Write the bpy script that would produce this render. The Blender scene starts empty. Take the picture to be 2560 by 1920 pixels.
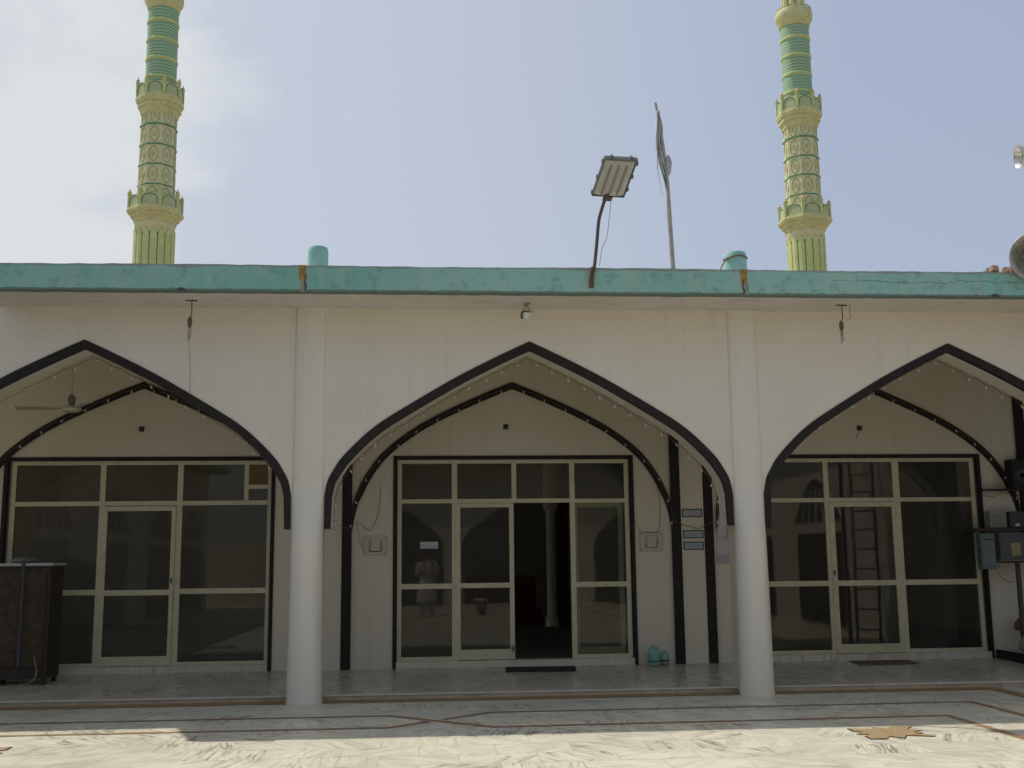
import bpy, math, random
from mathutils import Vector, Matrix
random.seed(7)
PI=math.pi
S=bpy.context.scene
COL=S.collection
# ------------------------------------------------------------------ materials
def newmat(name):
    m=bpy.data.materials.new(name); m.use_nodes=True
    nt=m.node_tree; nt.nodes.clear()
    out=nt.nodes.new('ShaderNodeOutputMaterial'); b=nt.nodes.new('ShaderNodeBsdfPrincipled')
    nt.links.new(b.outputs[0],out.inputs[0])
    return m,nt,b,out
def N(nt,t,**k):
    n=nt.nodes.new('ShaderNode'+t)
    for a,v in k.items():
        if a=='i':
            for kk,vv in v.items(): n.inputs[kk].default_value=vv
        else: setattr(n,a,v)
    return n
def M(nt,op,a,b=None,c=None,clamp=False):
    n=nt.nodes.new('ShaderNodeMath'); n.operation=op; n.use_clamp=clamp
    for i,x in enumerate((a,b,c)):
        if x is None: continue
        if isinstance(x,(int,float)): n.inputs[i].default_value=x
        else: nt.links.new(x,n.inputs[i])
    return n.outputs[0]
def mix(nt,f,a,b,mode='MIX'):
    n=nt.nodes.new('ShaderNodeMix'); n.data_type='RGBA'; n.blend_type=mode
    for s,x in ((n.inputs['Factor'],f),(n.inputs[6],a),(n.inputs[7],b)):
        if isinstance(x,(int,float)): s.default_value=x
        elif isinstance(x,tuple): s.default_value=(*x[:3],1)
        else: nt.links.new(x,s)
    return n.outputs[2]
def ramp(nt,f,stops):
    n=nt.nodes.new('ShaderNodeValToRGB'); e=n.color_ramp.elements
    while len(e)<len(stops): e.new(.5)
    for el,(p,c) in zip(e,stops):
        el.position=p; el.color=(*c,1) if isinstance(c,tuple) else (c,c,c,1)
    nt.links.new(f,n.inputs[0]); return n.outputs[0]
def noise(nt,vec,scale,detail=4,rough=.55,dist=0):
    n=N(nt,'TexNoise',i={'Scale':scale,'Detail':detail,'Roughness':rough,'Distortion':dist}); nt.links.new(vec,n.inputs['Vector']); return n.outputs[0]
def objco(nt): return N(nt,'TexCoord').outputs['Object']
def bump(nt,b,h,strength=.2,dist=.01):
    n=N(nt,'Bump',i={'Strength':strength,'Distance':dist}); nt.links.new(h,n.inputs['Height']); nt.links.new(n.outputs[0],b.inputs['Normal'])
def plain(name,col,rough=.5,var=.12,scale=6,metal=0,bmp=.05,dirt=None,dirtscale=3,spec=.5):
    m,nt,b,o=newmat(name); co=objco(nt)
    f=noise(nt,co,scale,5)
    c=mix(nt,ramp(nt,f,[(.3,0.),(.7,1.)]),tuple(x*(1-var) for x in col),tuple(min(1,x*(1+var)) for x in col))
    if dirt:
        g=noise(nt,co,dirtscale,6,.65); c=mix(nt,ramp(nt,g,[(.52,0.),(.72,1.)]),c,dirt)
    nt.links.new(c,b.inputs['Base Color']); b.inputs['Roughness'].default_value=rough; b.inputs['Metallic'].default_value=metal
    b.inputs['Specular IOR Level'].default_value=spec
    if bmp: bump(nt,b,noise(nt,co,scale*8,3),bmp)
    return m
def walltile(name,col,tw,th,grout=.82,rough=.35,mode='xz',tint=(1,.97,.9)):
    m,nt,b,o=newmat(name); co=objco(nt); s=N(nt,'SeparateXYZ'); nt.links.new(co,s.inputs[0])
    if mode=='xz': u=M(nt,'ADD',s.outputs[0],s.outputs[1])
    else: u=M(nt,'MULTIPLY',M(nt,'ARCTAN2',s.outputs[0],M(nt,'MULTIPLY',s.outputs[1],-1.)),.18)
    v=s.outputs[2]
    uu=M(nt,'DIVIDE',u,tw); vv=M(nt,'DIVIDE',v,th)
    def edge(x,w):
        f=M(nt,'FRACT',x); d=M(nt,'MINIMUM',f,M(nt,'SUBTRACT',1.,f)); return M(nt,'LESS_THAN',d,w)
    e=M(nt,'MAXIMUM',M(nt,'MULTIPLY',edge(uu,.0025/tw),.45),edge(vv,.0028/th))
    cell=N(nt,'CombineXYZ'); nt.links.new(M(nt,'FLOOR',uu),cell.inputs[0]); nt.links.new(M(nt,'FLOOR',vv),cell.inputs[1])
    wn=N(nt,'TexWhiteNoise'); nt.links.new(cell.outputs[0],wn.inputs['Vector'])
    c=mix(nt,M(nt,'MULTIPLY',wn.outputs['Value'],.3),col,tuple(a*t*.94 for a,t in zip(col,tint)))
    c=mix(nt,ramp(nt,noise(nt,co,.9,5,.6),[(.35,0.),(.8,.22)]),c,tuple(a*t*.78 for a,t in zip(col,(1,.95,.86))))
    # thin vertical drip stains
    mp=N(nt,'Mapping',i={'Scale':(9,9,.5)}); nt.links.new(co,mp.inputs[0])
    c=mix(nt,ramp(nt,noise(nt,mp.outputs[0],1.,4),[(.56,0.),(.76,.3)]),c,tuple(a*.7 for a in col))
    c=mix(nt,e,c,tuple(a*grout for a in col))
    nt.links.new(c,b.inputs['Base Color']); b.inputs['Roughness'].default_value=rough; b.inputs['Specular IOR Level'].default_value=.4
    h=M(nt,'SUBTRACT',M(nt,'MULTIPLY',noise(nt,co,5,3),.3),M(nt,'MULTIPLY',e,.5)); bump(nt,b,h,.12,.004)
    return m
def marble(name,tw,th,base,cream,rough=.35,veins=1.):
    m,nt,b,o=newmat(name); co=objco(nt); s=N(nt,'SeparateXYZ'); nt.links.new(co,s.inputs[0])
    row=M(nt,'DIVIDE',s.outputs[1],th); rf=M(nt,'FLOOR',row)
    off=M(nt,'MULTIPLY',M(nt,'FRACT',M(nt,'MULTIPLY',rf,.5)),1.)
    uu=M(nt,'ADD',M(nt,'DIVIDE',s.outputs[0],tw),off); cf=M(nt,'FLOOR',uu)
    cell=N(nt,'CombineXYZ'); nt.links.new(cf,cell.inputs[0]); nt.links.new(rf,cell.inputs[1])
    wn=N(nt,'TexWhiteNoise'); nt.links.new(cell.outputs[0],wn.inputs['Vector'])
    sc=N(nt,'SeparateColor'); nt.links.new(wn.outputs['Color'],sc.inputs[0])
    rot=N(nt,'VectorRotate',rotation_type='Z_AXIS'); nt.links.new(co,rot.inputs['Vector']); nt.links.new(M(nt,'ADD',M(nt,'MULTIPLY',M(nt,'SUBTRACT',sc.outputs[0],.5),2.3),1.57),rot.inputs['Angle'])
    ad=N(nt,'VectorMath',operation='MULTIPLY_ADD'); nt.links.new(cell.outputs[0],ad.inputs[0]); ad.inputs[1].default_value=(7.3,3.1,1.7); nt.links.new(rot.outputs[0],ad.inputs[2])
    mp=N(nt,'Mapping',i={'Scale':(.62,5.6,1)}); nt.links.new(ad.outputs[0],mp.inputs[0])
    n1=noise(nt,mp.outputs[0],1.6,3.2,.5,.12)
    v1=ramp(nt,n1,[(.50,0.),(.525,1.),(.545,.9),(.575,0.)])
    n1b=noise(nt,mp.outputs[0],3.2,3,.5,.1)
    v3=ramp(nt,n1b,[(.52,0.),(.56,.8),(.64,0.)])
    v1=M(nt,'MAXIMUM',v1,M(nt,'MULTIPLY',v3,.7))
    n2=noise(nt,mp.outputs[0],1.1,6,.65,.3); v2=ramp(nt,n2,[(.42,0.),(.72,1.)])
    gate=ramp(nt,sc.outputs[1],[(.15,.3),(.8,1.)])
    c=mix(nt,sc.outputs[2],base,cream)
    c=mix(nt,M(nt,'MULTIPLY',v2,.5*veins),c,(.44,.41,.33))
    gm=ramp(nt,noise(nt,ad.outputs[0],2.4,3),[(.38,.2),(.55,1.)])
    c=mix(nt,M(nt,'MULTIPLY',M(nt,'MULTIPLY',v1,gm),M(nt,'MULTIPLY',gate,.85*veins)),c,(.20,.17,.145))
    # dust and wear over everything
    c=mix(nt,ramp(nt,noise(nt,co,.7,6,.65),[(.45,0.),(.8,.45)]),c,(.36,.33,.27))
    def edge(x,w):
        f=M(nt,'FRACT',x); d=M(nt,'MINIMUM',f,M(nt,'SUBTRACT',1.,f)); return M(nt,'LESS_THAN',d,w)
    e=M(nt,'MAXIMUM',edge(uu,.004/tw),edge(row,.006/th))
    c=mix(nt,M(nt,'MULTIPLY',e,.5),c,(.3,.26,.2))
    nt.links.new(c,b.inputs['Base Color'])
    r=ramp(nt,noise(nt,co,3,4),[(.3,rough*.8),(.7,rough*1.3)]); nt.links.new(r,b.inputs['Roughness'])
    b.inputs['Specular IOR Level'].default_value=.45
    return m
WHITE=walltile('white_glazed_tile',(.72,.67,.58),.60,.57,grout=.88)
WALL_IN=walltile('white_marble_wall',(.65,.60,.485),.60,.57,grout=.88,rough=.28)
COLT=walltile('white_column_tile',(.735,.70,.615),.038,.285,grout=.9,mode='cyl')
SOFFIT=plain('soffit_plaster',(.65,.60,.56),.85,.08,1.5,dirt=(.5,.45,.4))
CEIL=plain('ceiling_plaster',(.5,.47,.41),.9,.06,2)
BLACK=plain('black_granite',(.024,.020,.018),.7,.35,30,bmp=.02,spec=.25)
FRAME=plain('cream_powdercoat',(.58,.535,.365),.42,.07,4,dirt=(.45,.40,.27),dirtscale=9)
FRAMEG=plain('greenish_aluminium',(.66,.70,.42),.45,.07,4)
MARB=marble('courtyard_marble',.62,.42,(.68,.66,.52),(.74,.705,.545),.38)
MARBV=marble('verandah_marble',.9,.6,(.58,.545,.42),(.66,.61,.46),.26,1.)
SILL=marble('sill_marble',.9,.4,(.6,.57,.49),(.66,.6,.48),.4,.6)
BROWN=plain('brown_inlay_stone',(.30,.185,.085),.5,.25,9,dirt=(.36,.27,.16))
DARKLINE=plain('dark_inlay_stone',(.05,.05,.06),.5,.2,9)
MUSTARD=plain('mustard_inlay_stone',(.36,.26,.14),.5,.18,12)
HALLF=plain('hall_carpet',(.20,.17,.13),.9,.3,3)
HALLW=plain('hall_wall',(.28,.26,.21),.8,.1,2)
HALLC=plain('hall_column_paint',(.75,.72,.6),.6,.1,3)
DARKRED=plain('dark_red_cloth',(.12,.02,.015),.9,.2,8)
WOOD=plain('dark_wood',(.032,.022,.015),.6,.4,14)
WOOD2=plain('brown_ply',(.16,.10,.035),.7,.25,10)
WHITEP=plain('white_paint',(.72,.71,.66),.5,.06,6)
PALE=plain('pale_steel',(.42,.43,.42),.45,.1,12)
GREYS=plain('grey_sheet_steel',(.11,.115,.12),.55,.15,8,dirt=(.12,.11,.09))
TEALBOX=plain('grey_green_enamel',(.12,.155,.145),.5,.15,8,dirt=(.2,.17,.12))
RUST=plain('rusty_iron',(.13,.055,.03),.85,.35,18,dirt=(.06,.03,.02))
RUSTG=plain('old_grey_iron',(.07,.06,.058),.6,.25,20,dirt=(.14,.06,.03))
OCHRE=plain('ochre_stain',(.34,.21,.05),.85,.35,22,dirt=(.11,.06,.02),dirtscale=12)
MORTAR=plain('grey_mortar',(.30,.28,.20),.9,.25,22,dirt=(.05,.05,.035),dirtscale=14)
MAT1=plain('dark_rubber_mat',(.035,.028,.028),.95,.3,60,bmp=.5)
MAT2=plain('worn_coir_mat',(.17,.12,.10),.95,.3,50,bmp=.5)
TEALJ=plain('teal_glaze',(.20,.42,.33),.35,.18,9,dirt=(.3,.4,.33))
YPAPER=plain('yellow_paper',(.34,.29,.15),.8,.1,9)
CLOTHW=plain('white_cotton',(.62,.59,.54),.9,.06,5)
SACK=plain('jute_sack',(.34,.28,.2),.95,.2,20,bmp=.4)
SKIN=plain('brown_skin',(.30,.17,.10),.6,.08,10)
HAIR=plain('black_hair',(.012,.01,.009),.6,.2,40)
PINK=plain('faded_pink_plastic',(.33,.15,.13),.5,.15,8)
BRICK=plain('broken_brick',(.38,.27,.2),.95,.3,20,bmp=.4,dirt=(.5,.45,.38))
FLAGC=plain('faded_grey_cloth',(.42,.44,.44),.9,.25,12)
FLAGW=plain('pale_plastic_rag',(.36,.38,.37),.6,.1,12)
POLE=plain('weathered_bamboo',(.36,.33,.30),.7,.2,12)
ALU=plain('spun_aluminium',(.62,.62,.58),.28,.06,20,metal=.85,bmp=.02)
HORNG=plain('grey_horn_paint',(.42,.42,.38),.45,.12,7,dirt=(.2,.17,.12))
HORND=plain('dark_horn_throat',(.05,.05,.045),.6,.12,7)
BULB=plain('milky_bulb',(.68,.65,.58),.25,.03,6)
CORD=plain('brown_cord',(.14,.09,.05),.8,.2,30)
LGREEN=plain('lime_paint',(.50,.58,.23),.6,.1,3,dirt=(.42,.46,.2),dirtscale=5)  # minaret paints from here on are paled, haze mixed into their colours
LGREEN2=plain('yellow_green_paint',(.55,.57,.28),.65,.12,3,dirt=(.4,.37,.18),dirtscale=5)
CREAMP=plain('cream_green_paint',(.60,.60,.33),.65,.08,3)
DGREEN=plain('dark_green_paint',(.09,.26,.15),.6,.15,5)
MGREEN=plain('mid_green_relief',(.42,.48,.27),.7,.2,14)
ORANGE=plain('orange_pink_paint',(.60,.45,.23),.7,.15,12)
def teal():
    m,nt,b,o=newmat('weathered_teal_paint'); co=objco(nt)
    c=mix(nt,ramp(nt,noise(nt,co,1.3,6,.6),[(.35,0.),(.7,1.)]),(.24,.485,.43),(.32,.49,.43))
    c=mix(nt,ramp(nt,noise(nt,co,.35,3),[(.4,0.),(.62,.5)]),c,(.135,.385,.30))
    mp=N(nt,'Mapping',i={'Scale':(7,7,1.1)}); nt.links.new(co,mp.inputs[0])
    c=mix(nt,ramp(nt,noise(nt,mp.outputs[0],1.,5),[(.5,0.),(.78,.6)]),c,(.42,.45,.38))
    c=mix(nt,ramp(nt,noise(nt,co,9,6,.7),[(.52,0.),(.68,.75)]),c,(.13,.27,.24))
    s=N(nt,'SeparateXYZ'); nt.links.new(co,s.inputs[0])
    # grime line along the top edge and a long horizontal crack
    n=noise(nt,co,4,5,.7)
    top=M(nt,'GREATER_THAN',M(nt,'ADD',s.outputs[2],M(nt,'MULTIPLY',n,.1)),4.682)
    c=mix(nt,M(nt,'MULTIPLY',top,.7),c,(.24,.24,.22))
    low=M(nt,'LESS_THAN',M(nt,'ADD',s.outputs[2],M(nt,'MULTIPLY',noise(nt,co,14,3),.03)),4.407)
    c=mix(nt,M(nt,'MULTIPLY',low,.75),c,(.10,.12,.10))
    cr=M(nt,'ABSOLUTE',M(nt,'SUBTRACT',s.outputs[2],M(nt,'ADD',M(nt,'MULTIPLY',noise(nt,co,2.2,6,.7),.16),4.455)))
    crm=M(nt,'MULTIPLY',M(nt,'LESS_THAN',cr,.0032),M(nt,'GREATER_THAN',s.outputs[0],3.3))
    c=mix(nt,M(nt,'MULTIPLY',crm,.8),c,(.06,.1,.09))
    nt.links.new(c,b.inputs['Base Color']); b.inputs['Roughness'].default_value=.75
    bump(nt,b,noise(nt,co,16,5,.7),.35,.01)
    return m
TEAL=teal()
def glassm(name,tint,extra=.0):
    m=bpy.data.materials.new(name); m.use_nodes=True; nt=m.node_tree; nt.nodes.clear()
    o=N(nt,'OutputMaterial'); t=N(nt,'BsdfTransparent',i={'Color':(*tint,1)}); g=N(nt,'BsdfGlossy',i={'Color':(.62,.6,.55,1),'Roughness':.02})
    f=N(nt,'Fresnel',i={'IOR':1.5}); mx=N(nt,'MixShader')
    co=objco(nt); bp=N(nt,'Bump',i={'Strength':.06,'Distance':.02}); nt.links.new(noise(nt,co,1.3,2),bp.inputs['Height'])
    nt.links.new(bp.outputs[0],g.inputs['Normal'])
    nt.links.new(M(nt,'ADD',f.outputs[0],extra),mx.inputs[0]); nt.links.new(t.outputs[0],mx.inputs[1]); nt.links.new(g.outputs[0],mx.inputs[2]); 
    d=N(nt,'BsdfDiffuse',i={'Color':(.16,.15,.13,1)}); mx2=N(nt,'MixShader')  # grey diffuse film lifts the dark panes, standing in for veiling haze
    nt.links.new(ramp(nt,noise(nt,co,2.5,5,.6),[(.3,.09),(.8,.17)]),mx2.inputs[0]); nt.links.new(mx.outputs[0],mx2.inputs[1]); nt.links.new(d.outputs[0],mx2.inputs[2])
    nt.links.new(mx2.outputs[0],o.inputs[0]); return m
GLASS=glassm('tinted_glass',(.80,.81,.77),.0)
def lens():
    m,nt,b,o=newmat('frosted_lamp_lens'); co=objco(nt)
    nt.links.new(mix(nt,noise(nt,co,9,3),(.36,.36,.33),(.50,.50,.46)),b.inputs['Base Color']); b.inputs['Roughness'].default_value=.35
    b.inputs['Transmission Weight'].default_value=.0; b.inputs['Subsurface Weight'].default_value=.0
    return m
LENS=lens()
def zigzag():
    m,nt,b,o=newmat('zigzag_tile_paint'); co=objco(nt); s=N(nt,'SeparateXYZ'); nt.links.new(co,s.inputs[0])
    a=M(nt,'MULTIPLY',M(nt,'ARCTAN2',s.outputs[0],s.outputs[1]),26/(2*PI))
    tri=M(nt,'ABSOLUTE',M(nt,'SUBTRACT',M(nt,'FRACT',a),.5))
    v=M(nt,'ADD',M(nt,'DIVIDE',s.outputs[2],.148),M(nt,'MULTIPLY',tri,1.0))
    fr=M(nt,'FRACT',v)
    c=mix(nt,M(nt,'LESS_THAN',fr,.40),(.15,.37,.21),(.45,.57,.34))
    c=mix(nt,M(nt,'MULTIPLY',M(nt,'GREATER_THAN',fr,.84),.9),c,(.05,.15,.10))
    c=mix(nt,ramp(nt,noise(nt,co,3,4),[(.4,0.),(.8,.4)]),c,(.25,.42,.3))
    nt.links.new(c,b.inputs['Base Color']); b.inputs['Roughness'].default_value=.6
    return m
ZIG=zigzag()
# ------------------------------------------------------------------ mesh helpers
def join(name,items,par,L,smooth=False):
    mb=MB(); ids=[]; mats=[]
    for m_,mt_ in items:
        ids+= [len(mats)]*len(m_.f); mats.append(mt_); mb.add(m_.v,m_.f)
    o=mb.build(name,None,par,loc=L,smooth=smooth)
    for mt_ in mats: o.data.materials.append(mt_)
    for p,i in zip(o.data.polygons,ids): p.material_index=i
    return o
class MB:
    def __init__(s): s.v=[]; s.f=[]
    def add(s,vs,fs):
        k=len(s.v); s.v+=[tuple(v) for v in vs]; s.f+=[tuple(i+k for i in f) for f in fs]; return s
    def box(s,x0,x1,y0,y1,z0,z1):
        return s.add([(x,y,z) for x in (x0,x1) for y in (y0,y1) for z in (z0,z1)],
          [(0,1,3,2),(4,6,7,5),(0,4,5,1),(2,3,7,6),(0,2,6,4),(1,5,7,3)])
    def obox(s,c,ax,ay,az,hx,hy,hz):
        c,ax,ay,az=map(Vector,(c,ax,ay,az)); ax.normalize();ay.normalize();az.normalize()
        return s.add([c+ax*(hx*i)+ay*(hy*j)+az*(hz*k) for i in (-1,1) for j in (-1,1) for k in (-1,1)],
          [(0,1,3,2),(4,6,7,5),(0,4,5,1),(2,3,7,6),(0,2,6,4),(1,5,7,3)])
    def strip(s,A,B,y0,y1):      # ring between two XZ polylines, extruded in Y
        n=len(A); vs=[(x,y0,z) for x,z in A]+[(x,y0,z) for x,z in B]+[(x,y1,z) for x,z in A]+[(x,y1,z) for x,z in B]
        fs=[]
        for i in range(n-1):
            fs+=[(i,i+1,n+i+1,n+i),(2*n+i,3*n+i,3*n+i+1,2*n+i+1),(i,2*n+i,2*n+i+1,i+1),(n+i,n+i+1,3*n+i+1,3*n+i)]
        fs+=[(0,n,3*n,2*n),(n-1,3*n-1,4*n-1,2*n-1)]
        return s.add(vs,fs)
    def tube(s,pts,r,seg=8,caps=True):
        pts=[Vector(p) for p in pts]; n=len(pts); rr=r if isinstance(r,(list,tuple)) else [r]*n
        up=None; vs=[]
        for i,p in enumerate(pts):
            t=(pts[min(i+1,n-1)]-pts[max(i-1,0)]).normalized()
            if up is None: up=Vector((0,0,1)) if abs(t.z)<.9 else Vector((1,0,0))
            a=t.cross(up).normalized(); b=a.cross(t).normalized(); up=b
            for k in range(seg):
                w=2*PI*k/seg; vs.append(p+(a*math.cos(w)+b*math.sin(w))*rr[i])
        fs=[(i*seg+k,i*seg+(k+1)%seg,(i+1)*seg+(k+1)%seg,(i+1)*seg+k) for i in range(n-1) for k in range(seg)]
        if caps: fs+=[tuple(range(seg-1,-1,-1)),tuple((n-1)*seg+k for k in range(seg))]
        return s.add(vs,fs)
    def lathe(s,prof,c=(0,0,0),axis=(0,0,1),seg=24,a0=0,caps=True,wob=None):
        c=Vector(c); az=Vector(axis).normalized(); ax=Vector((1,0,0)) if abs(az.x)<.9 else Vector((0,1,0))
        ax=(ax-az*ax.dot(az)).normalized(); ay=az.cross(ax); vs=[]
        for i,(r,h) in enumerate(prof):
            for k in range(seg):
                w=a0+2*PI*k/seg; q=r*(wob(w,h) if wob else 1); vs.append(c+az*h+ax*(q*math.cos(w))+ay*(q*math.sin(w)))
        n=len(prof)
        fs=[(i*seg+k,i*seg+(k+1)%seg,(i+1)*seg+(k+1)%seg,(i+1)*seg+k) for i in range(n-1) for k in range(seg)]
        if caps: fs+=[tuple(range(seg-1,-1,-1)),tuple((n-1)*seg+k for k in range(seg))]
        return s.add(vs,fs)
    def build(s,name,mat,parent=None,loc=None,smooth=False,bevel=0,angle=.6):
        L=Vector(loc) if loc is not None else Vector((0,0,0))
        me=bpy.data.meshes.new(name); me.from_pydata([tuple(Vector(v)-L) for v in s.v],[],s.f); me.update()
        if mat: me.materials.append(mat)
        o=bpy.data.objects.new(name,me); COL.objects.link(o)
        if parent is not None:
            o.parent=parent; o.location=L-Vector(parent.get('_w',(0,0,0)))
            o['_w']=tuple(L)
        else: o.location=L; o['_w']=tuple(L)
        if smooth:
            for p in me.polygons: p.use_smooth=True
            try: me.set_sharp_from_angle(angle=angle)
            except Exception: pass
        if bevel:
            b=o.modifiers.new('bev','BEVEL'); b.width=bevel; b.segments=2; b.limit_method='ANGLE'
        return o
def tag(o,label=None,cat=None,group=None,kind=None):
    if label: o['label']=label
    if cat: o['category']=cat
    if group: o['group']=group
    if kind: o['kind']=kind
    return o
def thing(name,loc,label,cat,group=None):
    o=bpy.data.objects.new(name,None); o.empty_display_size=.2; COL.objects.link(o); o.location=loc; o['_w']=tuple(loc)
    return tag(o,label,cat,group)
def copy_tree(o,parent=None):
    c=o.copy(); COL.objects.link(c)
    if parent is not None: c.parent=parent
    for ch in list(o.children): copy_tree(ch,c)
    return c
def cr(pts,n=5):   # catmull-rom refine
    out=[]
    for i in range(len(pts)-1):
        p0=pts[max(i-1,0)];p1=pts[i];p2=pts[i+1];p3=pts[min(i+2,len(pts)-1)]
        for k in range(n):
            t=k/n
            out.append(tuple(.5*((2*b)+(c-a)*t+(2*a-5*b+4*c-d)*t*t+(-a+3*b-3*c+d)*t**3) for a,b,c,d in zip(p0,p1,p2,p3)))
    out.append(pts[-1]); return out
# ------------------------------------------------------------------ setting
g=MB(); 
g.add([(-400,-400,-.03),(400,-400,-.03),(400,600,-.03),(-400,600,-.03)],[(0,1,2,3)])
tag(g.build('ground',plain('dry_earth',(.32,.25,.17),.95,.2,.6)),kind='structure')
g=MB().box(-14,14,-22,.236,-.025,0.)
court=tag(g.build('courtyard_floor',MARB),kind='structure')
def flat(mb,pts,w,z=.004):
    P=[Vector((x,y,0)) for x,y in pts]; n=len(P); L=[];R=[]
    for i,p in enumerate(P):
        d1=(P[i]-P[i-1]).normalized() if i>0 else (P[1]-P[0]).normalized()
        d2=(P[i+1]-P[i]).normalized() if i<n-1 else d1
        n1=Vector((-d1.y,d1.x,0)); n2=Vector((-d2.y,d2.x,0)); mm=(n1+n2).normalized(); k=w/2/max(.3,mm.dot(n1))
        L.append(p+mm*k); R.append(p-mm*k)
    vs=[(v.x,v.y,z) for v in L+R]
    mb.add(vs,[(i,n+i,n+i+1,i+1) for i in range(n-1)])
a=MB(); flat(a,[(-14,-1.05),(-1.55,-1.09),(-.56,-1.98),(3.78,-1.90),(3.78,-21)],.075)
tag(a.build('floor_inlay',BROWN),kind='structure')
a=MB(); flat(a,[(-14,-1.80),(-1.52,-1.88),(-1.16,-1.55)],.075,.004); flat(a,[(-1.02,-1.425),(-.54,-1.0),(4.48,-.98),(4.48,-21)],.075,.004)
tag(a.build('floor_inlay',BROWN),kind='structure')
a=MB(); a.add([(-14,-.03,.004),(5.36,-.03,.004),(5.36,.233,.004),(-14,.233,.004)],[(0,1,2,3)]); a.add([(5.17,-.031,.004),(5.17,-21,.004),(5.36,-21,.004),(5.36,-.031,.004)],[(0,1,2,3)])
tag(a.build('floor_border',BROWN),kind='structure')
STAR=[(2.547,-2.565),(2.74,-2.626),(2.797,-2.518),(2.885,-2.616),(2.972,-2.479),(3.135,-2.537),(3.037,-2.66),(3.125,-2.756),(3.027,-2.813),(3.079,-2.892),(2.984,-2.917),(3.096,-2.982),(3.087,-3.079),(2.887,-2.992),(2.812,-3.134),(2.725,-3.026),(2.668,-3.132),(2.529,-3.13),(2.536,-2.979),(2.606,-2.911),(2.509,-2.867),(2.596,-2.779),(2.535,-2.719)]
def star(cx,cy,flip=1):
    for sc_,mt,z in ((1.05,DARKLINE,.004),(1.,MUSTARD,.007)):
        pts=[(cx+(x-2.81)*sc_*flip,cy+(y+2.81)*sc_,z) for x,y in STAR]; n=len(pts)
        m=MB(); m.add([(cx,cy,z)]+pts,[(0,1+(k+1)%n,1+k) if flip>0 else (0,1+k,1+(k+1)%n) for k in range(n)])
        tag(m.build('floor_star',mt),kind='structure')
star(2.81,-2.81); star(-4.93,-2.74,-1)
# ------------------------------------------------------------------ arcade building
mosque=thing('mosque_building',(0,0,0),'white tiled prayer hall with black edged pointed arches and teal roof edge','building')
# arch profile (half), x from centre
HALF=[(2.318,1.872),(2.318,2.235),(2.285,2.40),(2.225,2.52),(2.125,2.67),(1.90,2.90),(1.71,3.055),(1.51,3.185),(1.155,3.40),(.80,3.605),(.38,3.82),(0,4.0)]
half=[HALF[0]]+cr(HALF[1:],4)
INNER=[(2.19,1.90),(2.188,2.12),(2.165,2.30),(2.12,2.44),(2.03,2.63),(1.875,2.86),(1.70,3.045),(1.47,3.225),(1.24,3.375),(.95,3.53),(.64,3.675),(.3,3.825),(0,3.945)]
half_in=[INNER[0]]+cr(INNER[1:],4)
def arch(cx=0,sx=1,dz=0,wtop=.092,wbot=.066,inset=0.,wl=.7,src=None):
    outer=[(x*sx,z+dz) for x,z in (src or half)]; inner=[]
    n=len(outer)
    for i,(x,z) in enumerate(outer):
        w=wbot+(wtop-wbot)*min(1,max(0,(z-dz-1.885)/wl)) if i>0 else wbot
        w+=inset
        if i==n-1: inner.append((0,z-w*1.13)); continue
        a=outer[max(i-1,0)]; b=outer[min(i+1,n-1)]
        tx,tz=b[0]-a[0],b[1]-a[1]; l=math.hypot(tx,tz); tx/=l;tz/=l
        if i==0: inner.append((x-w,z)); continue
        inner.append((x-w*tz,z+w*tx) if False else (x-w*abs(tz),z-w*abs(tx)))
    full=lambda P:[(cx+x,z) for x,z in P]+[(cx-x,z) for x,z in reversed(P[:-1])]
    return full(outer),full(inner)
BAYS=[-5,0,5]
ZT=4.62
wall=MB()
for c in [-10]+BAYS:
    o_,i_=arch(c)
    # spandrel: between inner curve and the box c-2.5..c+2.5 up to z 4.6
    n=len(i_)
    topz=[]
    for (x,z) in i_: topz.append((x,ZT-.02))
    A=[(c+2.5,1.872)]+i_+[(c-2.5,1.872)]; B=[(c+2.5,ZT-.02)]+topz+[(c-2.5,ZT-.02)]
    wall.strip(A,B,0,.35)
arcwall=wall.build('arcade_wall',WHITE,mosque)
for c in BAYS:
    o_,i_=arch(c); _,i2=arch(c,inset=.004)
    MB().strip(o_,i2,-.014,.05).build('arch_trim',BLACK,mosque)
def column(cx):
    m=MB(); prof=[(.197,0),(.197,.02),(.192,.05),(.186,1.),(.176,1.9),(.172,3.),(.170,4.378)]
    prof=[(.197,0),(.197,.02),(.192,.05),(.186,1.),(.178,1.7)]+[(.176-.0012*k,1.7+.15*k) for k in range(1,6)]+[(.170,3.2),(.168,4.378)]
    m.lathe(prof,(cx,0,0),seg=40)
    def fl(z): t=min(1,max(0,(z-1.7)/.7)); t=t*t*(3-2*t); return 1-.72*t
    m.v=[(x,y*fl(z),z) for x,y,z in m.v]
    o=m.build('column',COLT,mosque,loc=(cx,0,0),smooth=True)
    return o
for cx in (-7.5,-2.5,2.5,7.5): column(cx)
for cx in (-7.5,-2.5,2.5,7.5): MB().box(cx-.165,cx+.165,.03,.33,.03,1.9).build('pier',WALL_IN,mosque)
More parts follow.
